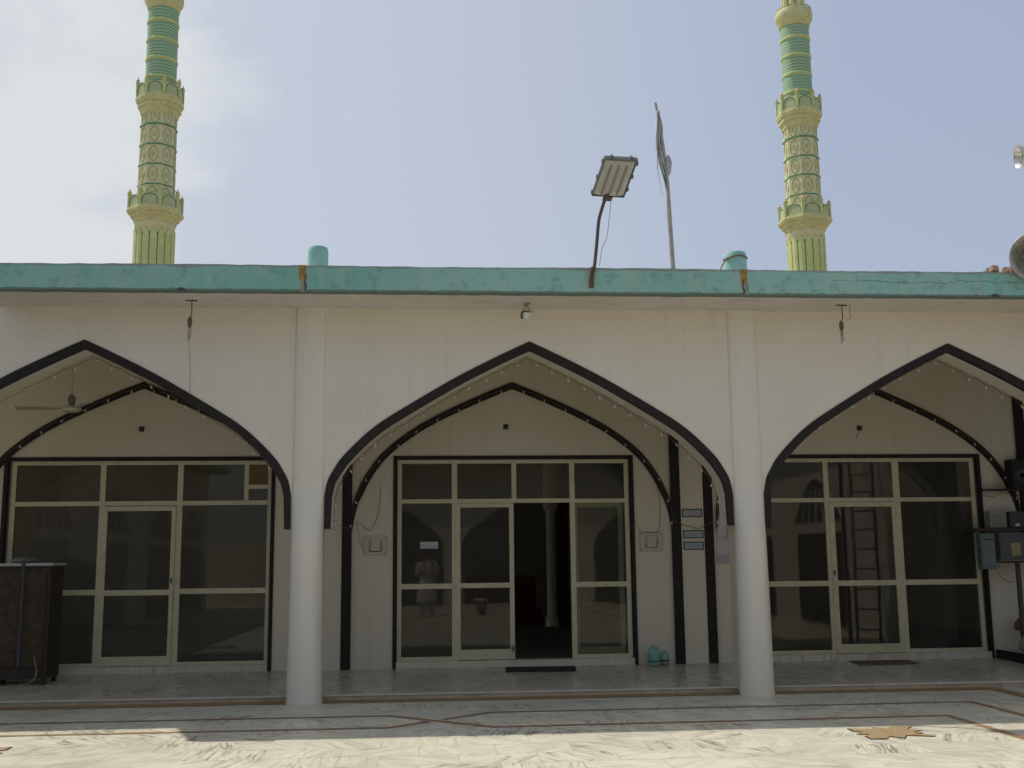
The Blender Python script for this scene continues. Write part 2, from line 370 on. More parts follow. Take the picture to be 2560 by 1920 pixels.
# roof slab: overhang ends left of the frame, light well beyond it
def slab(mb,poly,z0,z1):
    n=len(poly); mb.add([(x,y,z0) for x,y in poly]+[(x,y,z1) for x,y in poly],[tuple(range(n-1,-1,-1)),tuple(range(n,2*n))]+[(i,(i+1)%n,n+(i+1)%n,n+i) for i in range(n)])
YF=-.80
r=MB(); slab(r,[(-5.97,.0-.002),(-5.70,YF),(9,YF),(9,-.002)],4.38,4.60)
r.build('soffit',SOFFIT,mosque)
r=MB(); slab(r,[(-14,2.3),(-9.4,1.0),(-7.75,.55),(-5.97,.002),(9,.002),(9,14),(-14,14)],ZT-.018,ZT+.05)
r.build('roof',CEIL,mosque)
# fascia with slightly uneven top
f=MB(); xs=[-5.70+i*.12 for i in range(int((9+5.7)/.12)+1)]; n=len(xs); rnd=random.Random(3)
top=[4.655+rnd.uniform(-.004,.004)+.004*math.sin(x*1.3) for x in xs]; bot=[4.372+rnd.uniform(-.003,.003) for x in xs]
vs=[]
for x,t,b in zip(xs,top,bot): vs+= [(x,-.832,b),(x,-.832,t),(x,-.70,t),(x,-.70,b)]
fs=[]
for i in range(n-1):
    for k in range(4): fs.append((i*4+k,i*4+(k+1)%4,(i+1)*4+(k+1)%4,(i+1)*4+k))
fs+=[(0,3,2,1),tuple((n-1)*4+k for k in range(4))]
f.add(vs,fs)
fascia=f.build('fascia',TEAL,mosque)
# stained expansion joints
for jx,dark in ((-2.51,.03),(2.31,-.01)):
    MB().box(jx-.036,jx+.036,-.842,-.825,4.50,4.66).build('joint_filler',OCHRE,mosque,bevel=.006)
    MB().box(jx-.020,jx+.045,-.839,-.825,4.366,4.502).build('joint_filler',MORTAR,mosque,bevel=.006)
    mm=MB(); pts=[(jx+dark+.01*math.sin(k*2.1),-.842,4.37+.045*k) for k in range(5)]; mm.tube(pts,.007,6).build('crack',DARKLINE,mosque)
for hx,hz in ((-3.78,4.374),(5.18,4.376)):
    m=MB(); m.add([(hx-.062,-.8335,hz-.002),(hx-.04,-.834,hz+.018),(hx-.01,-.834,hz+.03),(hx+.022,-.834,hz+.026),(hx+.05,-.834,hz+.012),(hx+.066,-.8335,hz-.002),(hx,-.8345,hz-.012)],[(0,1,2,3,4,5,6)]).build('chipped_hole',DARKLINE,mosque)
# column stubs on the roof
for sx,zt,r_ in ((-2.435,5.10,.118),(2.475,5.09,.132)):
    m=MB(); m.lathe([(r_,4.6),(r_,zt-.07),(r_*.97,zt-.03),(r_*.88,zt-.005),(r_*.6,zt+.008),(.01,zt+.012)],(sx,.02,0),seg=28).build('column_stub',TEALJ if 0 else plain('stub_teal_paint',(.22,.44,.40),.7,.12,5,dirt=(.3,.42,.38)),mosque,loc=(sx,.02,0),smooth=True)
# verandah floor
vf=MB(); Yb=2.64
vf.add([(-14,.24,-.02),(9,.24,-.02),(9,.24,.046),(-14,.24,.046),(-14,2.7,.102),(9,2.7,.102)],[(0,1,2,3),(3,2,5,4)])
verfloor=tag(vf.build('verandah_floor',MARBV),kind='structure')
m=MB(); m.box(-14,9,.214,.30,.047,.058); m.build('step_nosing',plain('pale_marble_edge',(.66,.63,.55),.4,.1,5),mosque)
m=MB(); 
x=-9.
while x<9:
    m.box(x+.004,x+.756,.228,.24,.003,.047); x+=.76
m.build('step_riser',plain('riser_stone',(.46,.40,.29),.5,.25,4),mosque)
# back wall with three openings
OPEN=[(-6.765,-3.215),(-1.632,1.668),(3.36,6.652)]; OZ=2.925; ZF=.102
bw=MB(); xx=[-14]+[v for o in OPEN for v in o]+[9.0]
for i in range(0,len(xx),2): bw.box(xx[i],xx[i+1],2.641,2.86,0,ZT-.02)
for a,b in OPEN: bw.box(a,b,2.641,2.86,OZ,ZT-.02)
for a,b in OPEN: bw.box(a+.05,b-.05,2.60,2.86,0,.186)
backwall=bw.build('back_wall',WALL_IN,mosque)
for a,b in OPEN: MB().box(a+.052,b-.052,2.592,2.66,.101,.189).build('sill',SILL,mosque)
# pilasters with black edges and inner arches
for c in (-7.5,-2.475,2.47,7.5):
    m=MB().box(c-.16,c+.16,2.60,2.66,.09,4.55); m.build('pilaster',WALL_IN,mosque)
    for s in (-1,1):
        MB().box(min(c+s*.161,c+s*.29),max(c+s*.161,c+s*.29),2.590,2.66,.09,4.55).build('pilaster_edge',BLACK,mosque)
for c in BAYS:
    o_,i_=arch(c,wtop=.088,wbot=.006,wl=.55,src=half_in)
    MB().strip(o_,i_,2.612,2.66).build('inner_arch_trim',BLACK,mosque)
for a,b in OPEN:
    m=MB(); m.box(a,a+.05,2.618,2.68,.10,OZ); m.box(b-.05,b,2.618,2.68,.10,OZ); m.box(a+.05,b-.05,2.618,2.68,OZ-.047,OZ); m.build('opening_surround',BLACK,mosque)
# --- glazed screens: frame part with rails as one mesh, panes as sub-parts, doors
Y0,Y1=2.665,2.715
def screen(name,vert,horiz,panes):
    m=MB()
    for (x0,x1,z0,z1) in vert: m.box(x0,x1,Y0,Y1,z0,z1)
    for (x0,x1,z0,z1) in horiz: m.box(x0,x1,Y0+.003,Y1-.003,z0,z1)
    fr=m.build(name,FRAME,mosque)
    for (x0,x1,z0,z1) in panes:
        MB().box(x0-.01,x1+.01,Y0+.022,Y0+.027,z0-.01,z1+.01).build('pane',GLASS,fr)
    return fr
def door(name,x0,x1,z0,z1,sl,sr,rt,rb,mid,y0,y1,mt=FRAME,handle=None,par=None):
    m=MB(); m.box(x0,x0+sl,y0,y1,z0,z1); m.box(x1-sr,x1,y0,y1,z0,z1)
    m.box(x0+sl,x1-sr,y0+.003,y1-.003,z1-rt,z1); m.box(x0+sl,x1-sr,y0+.003,y1-.003,z0,z0+rb)
    if mid: m.box(x0+sl,x1-sr,y0+.003,y1-.003,mid[0],mid[1])
    d=m.build(name,mt,par or mosque)
    zz=[z0+rb]+([mid[0],mid[1]] if mid else [])+[z1-rt]
    for i in range(0,len(zz),2): MB().box(x0+sl-.01,x1-sr+.01,y0+.016,y0+.021,zz[i]-.01,zz[i+1]+.01).build('pane',GLASS,d)
    if handle: MB().box(handle[0],handle[0]+.022,y0-.018,y0,handle[1],handle[1]+.07).build('handle',DARKLINE,d,bevel=.004)
    return d
ZB=.189; ZTOP=2.874
# centre
V=[(-1.575,-1.518,ZB,ZTOP),(-.838,-.765,ZB,ZTOP),(-.018,.047,2.335,ZTOP),(.782,.852,ZB,ZTOP),(1.545,1.605,ZB,ZTOP)]
H=[(-1.518,-.838,2.822,ZTOP),(-.765,-.018,2.822,ZTOP),(.047,.782,2.822,ZTOP),(.852,1.545,2.822,ZTOP),
   (-1.518,-.838,2.281,2.337),(-.765,.782,2.281,2.337),(.852,1.545,2.275,2.330),
   (-1.518,-.838,1.135,1.203),(.852,1.545,1.135,1.203),(-1.518,-.838,ZB,.243),(.852,1.545,ZB,.243)]
Pn=[(-1.518,-.838,2.337,2.822),(-.765,-.018,2.337,2.822),(.047,.782,2.337,2.822),(.852,1.545,2.330,2.822),
    (-1.518,-.838,1.203,2.281),(-1.518,-.838,.243,1.135),(.852,1.545,1.203,2.275),(.852,1.545,.243,1.135)]
sc_c=screen('window_frame',V,H,Pn)
door('sliding_door',-.79,.004,.197,2.276,.065,.062,.055,.132,(1.14,1.205),Y0-.012,Y0+.02+.012,handle=(-.03,.30))
door('sliding_door',.865,1.52,.20,2.276,.03,.066,.06,.13,None,Y1+.012,Y1+.05,mt=FRAMEG)
# left bay
V=[(-6.675,-6.615,ZB,ZTOP),(-5.525,-5.455,ZB,ZTOP),(-4.513,-4.440,ZB,ZTOP),(-3.632,-3.575,2.337,ZTOP),(-3.318,-3.267,ZB,ZTOP)]
H=[(-6.615,-5.525,2.822,ZTOP),(-5.455,-4.513,2.822,ZTOP),(-4.440,-3.632,2.822,ZTOP),(-3.575,-3.318,2.822,ZTOP),
   (-6.615,-5.525,2.278,2.337),(-5.455,-4.513,2.278,2.337),(-4.440,-3.318,2.278,2.337),(-3.575,-3.318,2.494,2.550),
   (-6.615,-5.525,1.11,1.18),(-4.440,-3.318,1.11,1.18),(-6.615,-5.525,ZB,.235),(-4.440,-3.318,ZB,.235)]
Pn=[(-6.615,-5.525,2.337,2.822),(-5.455,-4.513,2.337,2.822),(-4.440,-3.632,2.337,2.822),(-3.575,-3.318,2.337,2.494),
   (-6.615,-5.525,1.18,2.278),(-6.615,-5.525,.235,1.11),(-4.440,-3.318,1.18,2.278),(-4.440,-3.318,.235,1.11)]
sc_l=screen('window_frame',V,H,Pn)
MB().box(-3.585,-3.308,Y0+.02,Y0+.03,2.54,2.83).build('plywood_panel',WOOD2,sc_l)
door('hinged_door',-5.478,-4.517,.195,2.268,.068,.055,.062,.12,(1.10,1.17),Y0-.012,Y0+.032,handle=(-4.56,1.25))
# right bay
V=[(3.40,3.46,ZB,ZTOP),(4.375,4.446,ZB,ZTOP),(5.375,5.470,ZB,ZTOP),(6.515,6.572,ZB,ZTOP)]
H=[(3.46,4.375,2.822,ZTOP),(4.446,5.375,2.822,ZTOP),(5.470,6.515,2.822,ZTOP),(3.46,4.375,2.262,2.318),(4.446,5.375,2.262,2.318),(5.470,6.515,2.262,2.318),
   (3.46,4.375,1.105,1.177),(5.470,6.515,1.105,1.177),(3.46,4.375,ZB,.240),(5.470,6.515,ZB,.240)]
Pn=[(3.46,4.375,2.318,2.822),(4.446,5.375,2.318,2.822),(5.470,6.515,2.318,2.822),(3.46,4.375,1.177,2.262),(3.46,4.375,.24,1.105),(5.470,6.515,1.177,2.262),(5.470,6.515,.24,1.105)]
sc_r=screen('window_frame',V,H,Pn)
door('hinged_door',4.43,5.392,.195,2.256,.07,.058,.062,.12,(1.105,1.177),Y0-.012,Y0+.032,handle=(4.445,1.25))
# hall behind
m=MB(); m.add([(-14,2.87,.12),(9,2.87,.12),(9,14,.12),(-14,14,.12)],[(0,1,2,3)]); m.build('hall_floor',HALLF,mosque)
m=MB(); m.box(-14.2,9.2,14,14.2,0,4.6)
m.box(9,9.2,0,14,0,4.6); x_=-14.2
m.box(x_,x_+.2,2.7,3.5,0,4.6); m.box(x_,x_+.2,3.5,13.5,0,.8); m.box(x_,x_+.2,3.5,13.5,3.9,4.6); m.box(x_,x_+.2,13.5,14,0,4.6)  # unseen opening added in the left side wall to brighten the hall
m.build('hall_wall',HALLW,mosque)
for hx in (1.45,):
    MB().lathe([(.14,.12),(.14,.3),(.1,.32),(.1,2.5),(.16,2.6),(.16,4.6)],(hx,11.,0),seg=20).build('hall_column',HALLC,mosque,smooth=True)
MB().box(1.60,1.84,11.2,11.4,.12,4.6).build('hall_timber_post',WOOD,mosque)
m=MB(); m.box(-.4,1.3,11.5,12.6,.12,.42); m.box(-.3,1.2,11.9,12.6,.42,1.15); m.build('hall_dais',DARKRED,mosque)
# ------------------------------------------------------------------ minarets
def minaret(bx,by,label):
    root=thing('minaret',(bx,by,0),label,'minaret','green minarets behind the roof')
    L=(bx,by,0)
    def P(mb,name,mat,par=root,**k): return mb.build(name,mat,par,loc=L,**k)
    R=.82
    base=MB().lathe([(1.6,0),(1.6,2),(1.2,2.2),(.8,2.4),(.8,15.75)],L,seg=48,a0=PI/48)
    fl=MB()
    for k in range(16):
        w0=2*PI*(k+.5)/16; hw=2*PI/16*.435
        prof=[(-1,2.4),(1,2.4),(1,15.15),(.75,15.32),(.35,15.46),(0,15.54),(-.35,15.46),(-.75,15.32),(-1,15.15)]
        n=len(prof); vs=[]
        for rr in (.79,.835):
            for u,z in prof:
                bul=rr+(.022*(1-u*u) if rr>.8 else 0); a=w0+u*hw; vs.append((bx+bul*math.cos(a),by+bul*math.sin(a),z))
        # add centre ridge for flute roundness
        fs=[tuple(range(n,2*n))]+[(i,(i+1)%n,n+(i+1)%n,n+i) for i in range(n)]
        fl.add(vs,fs)
    join('fluted_shaft',[(base,DGREEN),(fl,LGREEN)],root,L)
    # pale zone above the flutes
    P(MB().lathe([(.805,15.3),(.812,15.56),(.83,15.60),(.83,15.78)],L,seg=48,caps=False),'collar',CREAMP,smooth=True)
    oct0=PI/8
    def octprof(pr): return MB().lathe(pr,L,seg=8,a0=oct0)
    def balcony(zc0,zc1,r0,r1,ph,rp,rpost):
        P(octprof([(r0,zc0),(r0*1.07,zc0+.05),(r0*1.07,zc0+.12),(r0*1.16,zc0+(zc1-zc0)*.36),(r0*1.22,zc0+(zc1-zc0)*.37),(r1*.90,zc0+(zc1-zc0)*.60),(r1*.95,zc0+(zc1-zc0)*.61),(r1,zc0+(zc1-zc0)*.78),(r1,zc1-.10),(r1*.96,zc1-.08),(r1*.96,zc1),(.3,zc1)]),'balcony',LGREEN2)
        par=MB(); gr=MB(); lat=MB()
        for k in range(8):
            w=2*PI*k/8; c,s=math.cos(w),math.sin(w); ap=rp*math.cos(PI/8); hw=rp*math.sin(PI/8)
            ex=Vector((-s,c,0)); ec=Vector((c,s,0)); o=Vector(L)+ec*ap
            par.obox(o+Vector((0,0,zc1+ph*.42)),ex,ec,(0,0,1),hw*.98,.03,ph*.42)
            # arch outline and lattice
            arc=[(.78*hw*math.cos(t),ph*.28+ph*.50*math.sin(t)**.8) for t in [PI*i/10 for i in range(11)]]
            arc=[(.78*hw,0.02)]+arc+[(-.78*hw,0.02)]
            pts=[o+ex*u+ec*.035+Vector((0,0,zc1+v)) for u,v in arc]
            gr.tube(pts,.022,5)
            poly=[(o+ex*u*.93+ec*.033+Vector((0,0,zc1+v*.93))) for u,v in arc]
            lat.add(poly,[tuple(range(len(poly)))])
        join('parapet',[(par,LGREEN2),(gr,DGREEN),(lat,MGREEN)],root,L)
        for k in range(8):
            w=2*PI*(k+.5)/8; px,py=bx+rp*math.cos(w),by+rp*math.sin(w)
            po=MB().lathe([(rpost,zc1),(rpost,zc1+ph*.95),(rpost*1.25,zc1+ph*.97),(rpost*1.25,zc1+ph*1.03),(rpost*.6,zc1+ph*1.06)],(px,py,0),seg=10).build('post',LGREEN,root,loc=(px,py,zc1),smooth=True)
            MB().lathe([(rpost*.7,zc1+ph*1.05),(rpost*1.0,zc1+ph*1.16),(rpost*.6,zc1+ph*1.24),(rpost*.25,zc1+ph*1.30),(rpost*.3,zc1+ph*1.34),(.01,zc1+ph*1.40)],(px,py,0),seg=10).build('finial',ORANGE,po,loc=(px,py,zc1+ph),smooth=True)
    balcony(15.75,16.43,.83,1.20,.60,1.08,.085)
    osh=octprof([(.79,16.4),(.755,20.72)])
    rings=MB(); cen=MB(); bands=MB(); halo=MB()
    for z in (17.42,18.32,19.21,20.11): bands.lathe([(.80,z-.03),(.80,z+.03)],L,seg=8,a0=oct0)
    for k in range(8):
        w=2*PI*k/8; c,s=math.cos(w),math.sin(w); ex=Vector((-s,c,0)); ec=Vector((c,s,0))
        for z in (16.98,17.87,18.77,19.66,20.5):
            rr=.785-(z-16.4)*.008; o=Vector(L)+ec*(rr*math.cos(PI/8))+Vector((0,0,z))
            pts=[]
            for i in range(21):
                t=2*PI*i/20; u=.19*math.cos(t); v=.30*math.sin(t)*(1+.12*abs(math.sin(t))**6)
                pts.append(o+ex*u+ec*.012+Vector((0,0,v)))
            if z<17.3 : pts=[p for p in pts]
            rings.tube(pts,.016,4,caps=False)
            for i in range(6):
                t=2*PI*i/6+PI/6; q=o+ex*.055*math.cos(t)+Vector((0,0,.09*math.sin(t)))+ec*.008
                cen.lathe([(.042,0),(.036,.012),(.01,.018)],q,ec,7)
    join('octagonal_shaft',[(osh,CREAMP),(rings,plain('ring_green',(.22,.40,.24),.7,.1)),(cen,ORANGE),(bands,DGREEN)],root,L)
    balcony(20.62,21.46,.76,1.03,.62,.95,.075)
    rs=MB().lathe([(.655,21.4),(.645,25.75)],L,seg=48)
    bd=MB()
    for z in (22.34,23.2,24.09,24.96): bd.lathe([(.66,z-.07),(.685,z-.045),(.685,z+.045),(.66,z+.07)],L,seg=48)
    join('round_shaft',[(rs,ZIG),(bd,LGREEN)],root,L,smooth=True)
    P(MB().lathe([(.65,25.55),(.69,25.6),(.71,25.75),(.81,25.93),(.84,26.05),(.84,26.24),(.81,26.34),(.4,26.34)],L,seg=48),'top_gallery',LGREEN2,smooth=True)
    pst=MB()
    for k in range(24):
        w=2*PI*k/24; pst.lathe([(.025,26.3),(.025,26.42)],(bx+.78*math.cos(w),by+.78*math.sin(w),0),seg=6)
    pst.lathe([(.80,26.42),(.80,26.46),(.76,26.46),(.76,26.42)],L,seg=32,caps=False)
    P(pst,'gallery_railing',LGREEN2)
    for k in range(8):
        w=2*PI*k/8+.3; P(MB().lathe([(.11,26.3),(.11,29.2)],(bx+.43*math.cos(w),by+.43*math.sin(w),0),seg=10),'lantern_column',CREAMP,smooth=True)
    P(MB().lathe([(.62,29.2),(.62,29.35),(.5,29.4),(.6,29.8),(.5,30.4),(.2,30.9),(.04,31.2),(.01,31.8)],L,seg=32),'dome',LGREEN,smooth=True)
    return root
m1=minaret(-12.80,34,'left green and cream minaret rising behind the roof beside the cloud')
m2=copy_tree(m1); m2.location=(15.74,34,.0); m2['label']='right green and cream minaret behind the roof, with slender lantern columns showing on top'
# ------------------------------------------------------------------ roof things
fl=thing('floodlight',(.61,-.87,4.48),'grey floodlight with frosted lens on a bent rusty pole at the roof edge','floodlight')
pp=[(.608,-.86,4.45),(.612,-.87,4.56),(.640,-.87,4.66),(.672,-.87,4.92),(.695,-.88,5.15),(.715,-.90,5.25),(.755,-.94,5.38),(.785,-.97,5.45)]
MB().tube(cr(pp,3),.019,10).build('pole',RUSTG,fl,smooth=True)
MB().tube([(.606,-.862,4.43),(.606,-.864,4.50),(.613,-.872,4.60),(.625,-.872,4.655)],.0245,10).build('pole_socket',RUST,fl,smooth=True)
# head: axis directions
o0=Vector((.800,-.93,5.445)); ah=Vector((.085,-.44,.285)).normalized(); aw=Vector((1,.02,-.035)).normalized(); an=aw.cross(ah).normalized()
if an.z<0: an=-an
Lh=.50; Wh=.178; cen=o0+ah*Lh*.5
hb=MB(); hb.obox(cen+an*.035,aw,ah,an,Wh,Lh*.5,.028); hb.obox(cen+an*.07,aw,ah,an,Wh*.8,Lh*.4,.014)
HEADG=plain('grey_cast_housing',(.13,.135,.135),.55,.2,14)
hb.build('housing',HEADG,fl,bevel=.01)
le=MB(); nU,nV=24,10; vs=[]
for j in range(nV+1):
    for i in range(nU+1):
        u=-1+2*i/nU; v=-1+2*j/nV
        sag=.020*(1-v**6)*(1-u**8)+.009*abs(math.sin(u*PI*2))*(1-v**8)
        if v<-.6: sag+=.02*(-.6-v)*2*(1-u*u)
        vs.append(cen+aw*(Wh*.93*u)+ah*(Lh*.47*v)-an*(sag-.006))
le.add(vs,[(j*(nU+1)+i,j*(nU+1)+i+1,(j+1)*(nU+1)+i+1,(j+1)*(nU+1)+i) for j in range(nV) for i in range(nU)])
le.build('lens',LENS,fl,smooth=True,angle=3)
gp=MB()
for t in (-.48,0,.48): gp.obox(cen+aw*(Wh*t)-an*.020-ah*.02,aw,ah,an,.007,Lh*.40,.012)
gp.build('lens_groove',plain('lens_groove_grey',(.25,.24,.20),.5),fl)
rm=MB()
for s in (-1,1): rm.obox(cen+aw*(s*Wh)+an*.012,aw,ah,an,.005,Lh*.5,.014)
rm.obox(cen+ah*(Lh*.5)+an*.008,aw,ah,an,Wh,.014,.018); rm.obox(cen-ah*(Lh*.5)+an*.008,aw,ah,an,Wh,.006,.014)
for s,t in ((-1,-.42),(-1,.0),(-1,.42),(1,-.3),(1,.05),(1,.4)): rm.obox(cen+aw*(s*(Wh+.012))+ah*(Lh*t)+an*.01,aw,ah,an,.009,.016,.02)
for t in (-.6,.6): rm.obox(cen+ah*(Lh*.5+.018)+aw*(Wh*t)+an*.02,aw,ah,an,.012,.012,.02)
rm.build('rim',HEADG,fl)
MB().obox(o0-ah*.02+Vector((.0,0,-.008)),aw,ah,an,.05,.03,.012).build('bracket',RUSTG,fl)
MB().tube(cr([(.83,-.97,5.42),(.80,-.95,5.15),(.775,-.93,4.98),(.74,-.9,4.9),(.715,-.88,4.8),(.70,-.86,4.68)],4),.003,5).build('cable',CORD,fl)
fp=thing('flagpole',(1.6,-.5,4.62),'leaning bamboo flagpole with a tattered grey flag wrapped round its top','flagpole')
MB().tube(cr([(1.60,-.5,4.60),(1.592,-.5,4.9),(1.578,-.5,5.4),(1.562,-.5,5.85),(1.52,-.5,6.3),(1.458,-.5,6.73)],3),[.030-.0010*k for k in range(16)],10).build('pole',POLE,fp,smooth=True)
fg=MB(); prof=[]; vs=[]; nn=22
for j in range(nn+1):
    t=j/nn; z=6.62-t*.86; px=1.47+.085*t+.012*math.sin(t*9)
    wd=.010+.068*math.sin(PI*min(1,t*.95))**.8*(1-.25*t)
    for i in range(9):
        u=i/8; x=px+.012-wd*(u**1.0)+.012*math.sin(i*2.1+t*7); y=-.5-.035*math.sin(i*1.9+t*5)-.015; vs.append((x,y,z-.09*u*t+(.05*math.sin(i*3.1) if j==nn else 0)))
fg.add(vs,[(j*9+i,j*9+i+1,(j+1)*9+i+1,(j+1)*9+i) for j in range(nn) for i in range(8)])
fl_=fg.build('flag',FLAGC,fp,smooth=True,angle=3); sm=fl_.modifiers.new('s','SOLIDIFY'); sm.thickness=.003
MB().lathe([(.01,-.12),(.03,-.09),(.045,-.02),(.04,.05),(.022,.1),(.01,.13)],(1.578,-.51,5.96),(.05,0,1),14,wob=lambda w,h:1+.18*math.sin(3*w+h*30)).build('tied_rag',FLAGW,fp,smooth=True)
st=MB(); st.tube(cr([(1.475,-.52,6.3),(1.452,-.52,6.0),(1.47,-.52,5.8),(1.50,-.52,5.6)],4),[.006,.006,.005,.005,.005,.005,.004,.004,.003,.003,.002,.002,.002][:13],5)
st.tube(cr([(1.555,-.54,5.75),(1.545,-.54,5.4),(1.56,-.54,5.1),(1.565,-.54,4.9)],4),.005,5)
st.build('streamer',FLAGC,fp)
MB().tube([(1.6,-.5,4.72),(1.68,-.55,4.67),(1.78,-.6,4.652)],.004,5).build('tie_wire',CORD,fp)
rp=MB(); pts=[]
for k in range(25):
    w=2*PI*k/24; pts.append((2.475+.140*math.cos(w),.02+.140*math.sin(w),5.015+.008*math.sin(3*w)+.006*math.cos(w)))
rp.tube(pts,.009,6,caps=False); rp.tube(cr([(2.35,-.03,5.005),(2.25,-.2,4.87),(2.14,-.4,4.70),(2.06,-.6,4.62)],4),.009,6)
tag(rp.build('rope',CORD,loc=(2.475,.02,5.0)),'brown rope tied round the top of the right teal roof stub','rope')
rb=MB(); rr=random.Random(5)
for k in range(16):
    a=rr.random()*3; rb.obox((5.17+.30*rr.random(),-.80+.08*rr.random(),4.672+.035*rr.random()),(math.cos(a),math.sin(a),rr.uniform(-.3,.3)),(-math.sin(a),math.cos(a),0),(0,0,1),rr.uniform(.02,.06),rr.uniform(.02,.04),rr.uniform(.012,.03))
tag(rb.build('brick_rubble',BRICK,loc=(5.45,-.72,4.655)),'small heap of broken brick on the roof edge beside the big horn','rubble')
# horn speakers on a mast just right of the frame
mast=thing('speaker_mast',(6.02,-.78,0),'tall grey steel mast carrying the two horn loudspeakers','mast')
MB().tube([(6.02,-.9,0),(6.02,-.9,6.5)],.035,12).build('pole',GREYS,mast,smooth=True)
def horn(c,ax,R,Ln,label,mat,inner):
    h=thing('horn_loudspeaker',tuple(c),label,'loudspeaker'); ax=Vector(ax).normalized(); c=Vector(c)
    prof=[(R*1.02,0),(R*1.05,-.012),(R*.98,-.03),(R*.80,-Ln*.25),(R*.52,-Ln*.55),(R*.3,-Ln*.85),(R*.28,-Ln)]
    MB().lathe(prof,c,ax,36,caps=False).build('bell',mat,h,smooth=True)
    MB().lathe([(R*1.02,.001),(R*.93,-.012),(R*.74,-Ln*.25),(R*.46,-Ln*.55),(R*.26,-Ln*.83),(.001,-Ln*.84)],c,ax,36,caps=False).build('inner_bell',inner,h,smooth=True)
    MB().lathe([(R*.02,-Ln*.15),(R*.16,-Ln*.18),(R*.24,-Ln*.35),(R*.2,-Ln*.6)],c,ax,20).build('throat_cone',HORND,h,smooth=True)
    MB().lathe([(R*1.045,-.004),(R*1.06,0),(R*1.045,.006),(R*1.0,.004)],c,ax,36,caps=False).build('rim',mat,h,smooth=True)
    MB().lathe([(R*.28,-Ln),(R*.45,-Ln*1.02),(R*.45,-Ln*1.35),(R*.3,-Ln*1.4)],c,ax,20).build('driver',GREYS,h,smooth=True)
    return h
horn((5.595,-1.0,4.80),(-.30,-1,-.30),.262,.36,'large grey horn loudspeaker facing the courtyard at the roof edge, cut by the frame',HORNG,HORNG)
horn((5.665,-.72,6.07),(-1,.12,-.06),.132,.26,'small silver horn loudspeaker pointing left, high above the larger horn',ALU,ALU)
# ------------------------------------------------------------------ hanging fixtures under the soffit
def hanger(px,label,dx,long_wire=False,side=1):
    h=thing('hanging_light_bracket',(px,-.35,4.38),label,'light fitting')
    MB().tube([(px-.06,-.35,4.375),(px+.07,-.36,4.37)],.008,6).build('hook_bar',RUST,h)
    m=MB(); m.tube([(px+.01,-.35,4.37),(px+.012,-.35,4.22),(px+dx,-.35,4.17)],.006,6)
    if side>0: m.tube([(px+.10,-.35,4.37),(px+.105,-.35,4.22),(px+.06,-.35,4.20)],.0035,5)
    m.build('drop_wire',RUST,h)
    MB().lathe([(.008,.06),(.02,.045),(.026,0),(.022,-.04),(.012,-.06)],(px+dx,-.35,4.13),seg=12).build('socket',CORD,h,smooth=True)
    b=MB()
    for s in (-1,0,1): b.tube([(px+dx+s*.012,-.35+.008*s,4.08),(px+dx+s*.014,-.35,4.00),(px+dx+s*.016+.004,-.355,3.94+.02*s)],.005,6)
    b.build('broken_lamp_tube',MORTAR,h)
    if long_wire: MB().tube(cr([(px-.03,-.35,4.15),(px-.035,-.2,3.9),(px-.045,-.05,3.6),(px-.05,-.03,3.35)],4),.0022,4).build('loose_wire',CORD,h)
hanger(-3.775,'rusty bracket with a broken lamp under the soffit left of the left column',-.005,True,-1)
hanger(3.585,'rusty wire bracket with a broken lamp under the soffit right of the right column',-.008,False,1)
cm=thing('security_camera',(-.075,-.35,4.38),'white dome security camera under the soffit above the middle arch','camera')
MB().tube([(-.068,-.35,4.375),(-.07,-.35,4.33)],.017,10).build('stem',plain('tan_tape',(.3,.22,.13),.8),cm,smooth=True)
MB().lathe([(.015,4.335),(.022,4.32),(.045,4.285),(.05,4.27)],(-.07,-.35,0),seg=20).build('canopy',CEIL,cm,smooth=True)
MB().lathe([(.052,4.27),(.056,4.262),(.052,4.255)],(-.07,-.35,0),seg=20).build('gasket',DARKLINE,cm,smooth=True)
MB().lathe([(.052,4.255),(.053,4.235),(.046,4.205),(.025,4.185),(.005,4.18)],(-.065,-.35,0),seg=24).build('dome',WHITEP,cm,smooth=True)
MB().obox((-.118,-.372,4.22),(.3,1,0),(1,-.3,0),(0,0,1),.02,.01,.033).build('lens_window',DARKLINE,cm,bevel=.004)
MB().tube(cr([(-.05,-.35,4.36),(-.03,-.36,4.372),(-.05,-.37,4.33),(.0,-.36,4.27),(.02,-.36,4.275)],3),.004,5).build('cable',CORD,cm)
# gable bulb holders
for i,(bx_,bz) in enumerate(((-5.01,3.30),(-.092,3.325),(4.93,3.30))):
    lb=('in the left arch','in the middle arch','in the right arch')[i]
    b=thing('bulb_holder',(bx_,2.63,bz),'small brown bulb holder on the inner wall above the windows '+lb,'bulb holder','bulb holders above the windows')
    MB().lathe([(.034,0),(.036,.01),(.02,.018),(.018,.045),(.022,.06),(.012,.062)],(bx_,2.64,bz),(0,-1,-.15),14).build('socket',WOOD,b,smooth=True)
    MB().box(bx_-.035,bx_+.035,2.632,2.64,bz-.035,bz+.035).build('base_plate',(CORD if i<2 else WOOD),b)
    if i==2: MB().tube(cr([(bx_,2.63,bz-.03),(bx_-.03,2.63,bz-.1),(bx_-.07,2.63,bz-.15)],3),.003,4).build('wire',CORD,b)
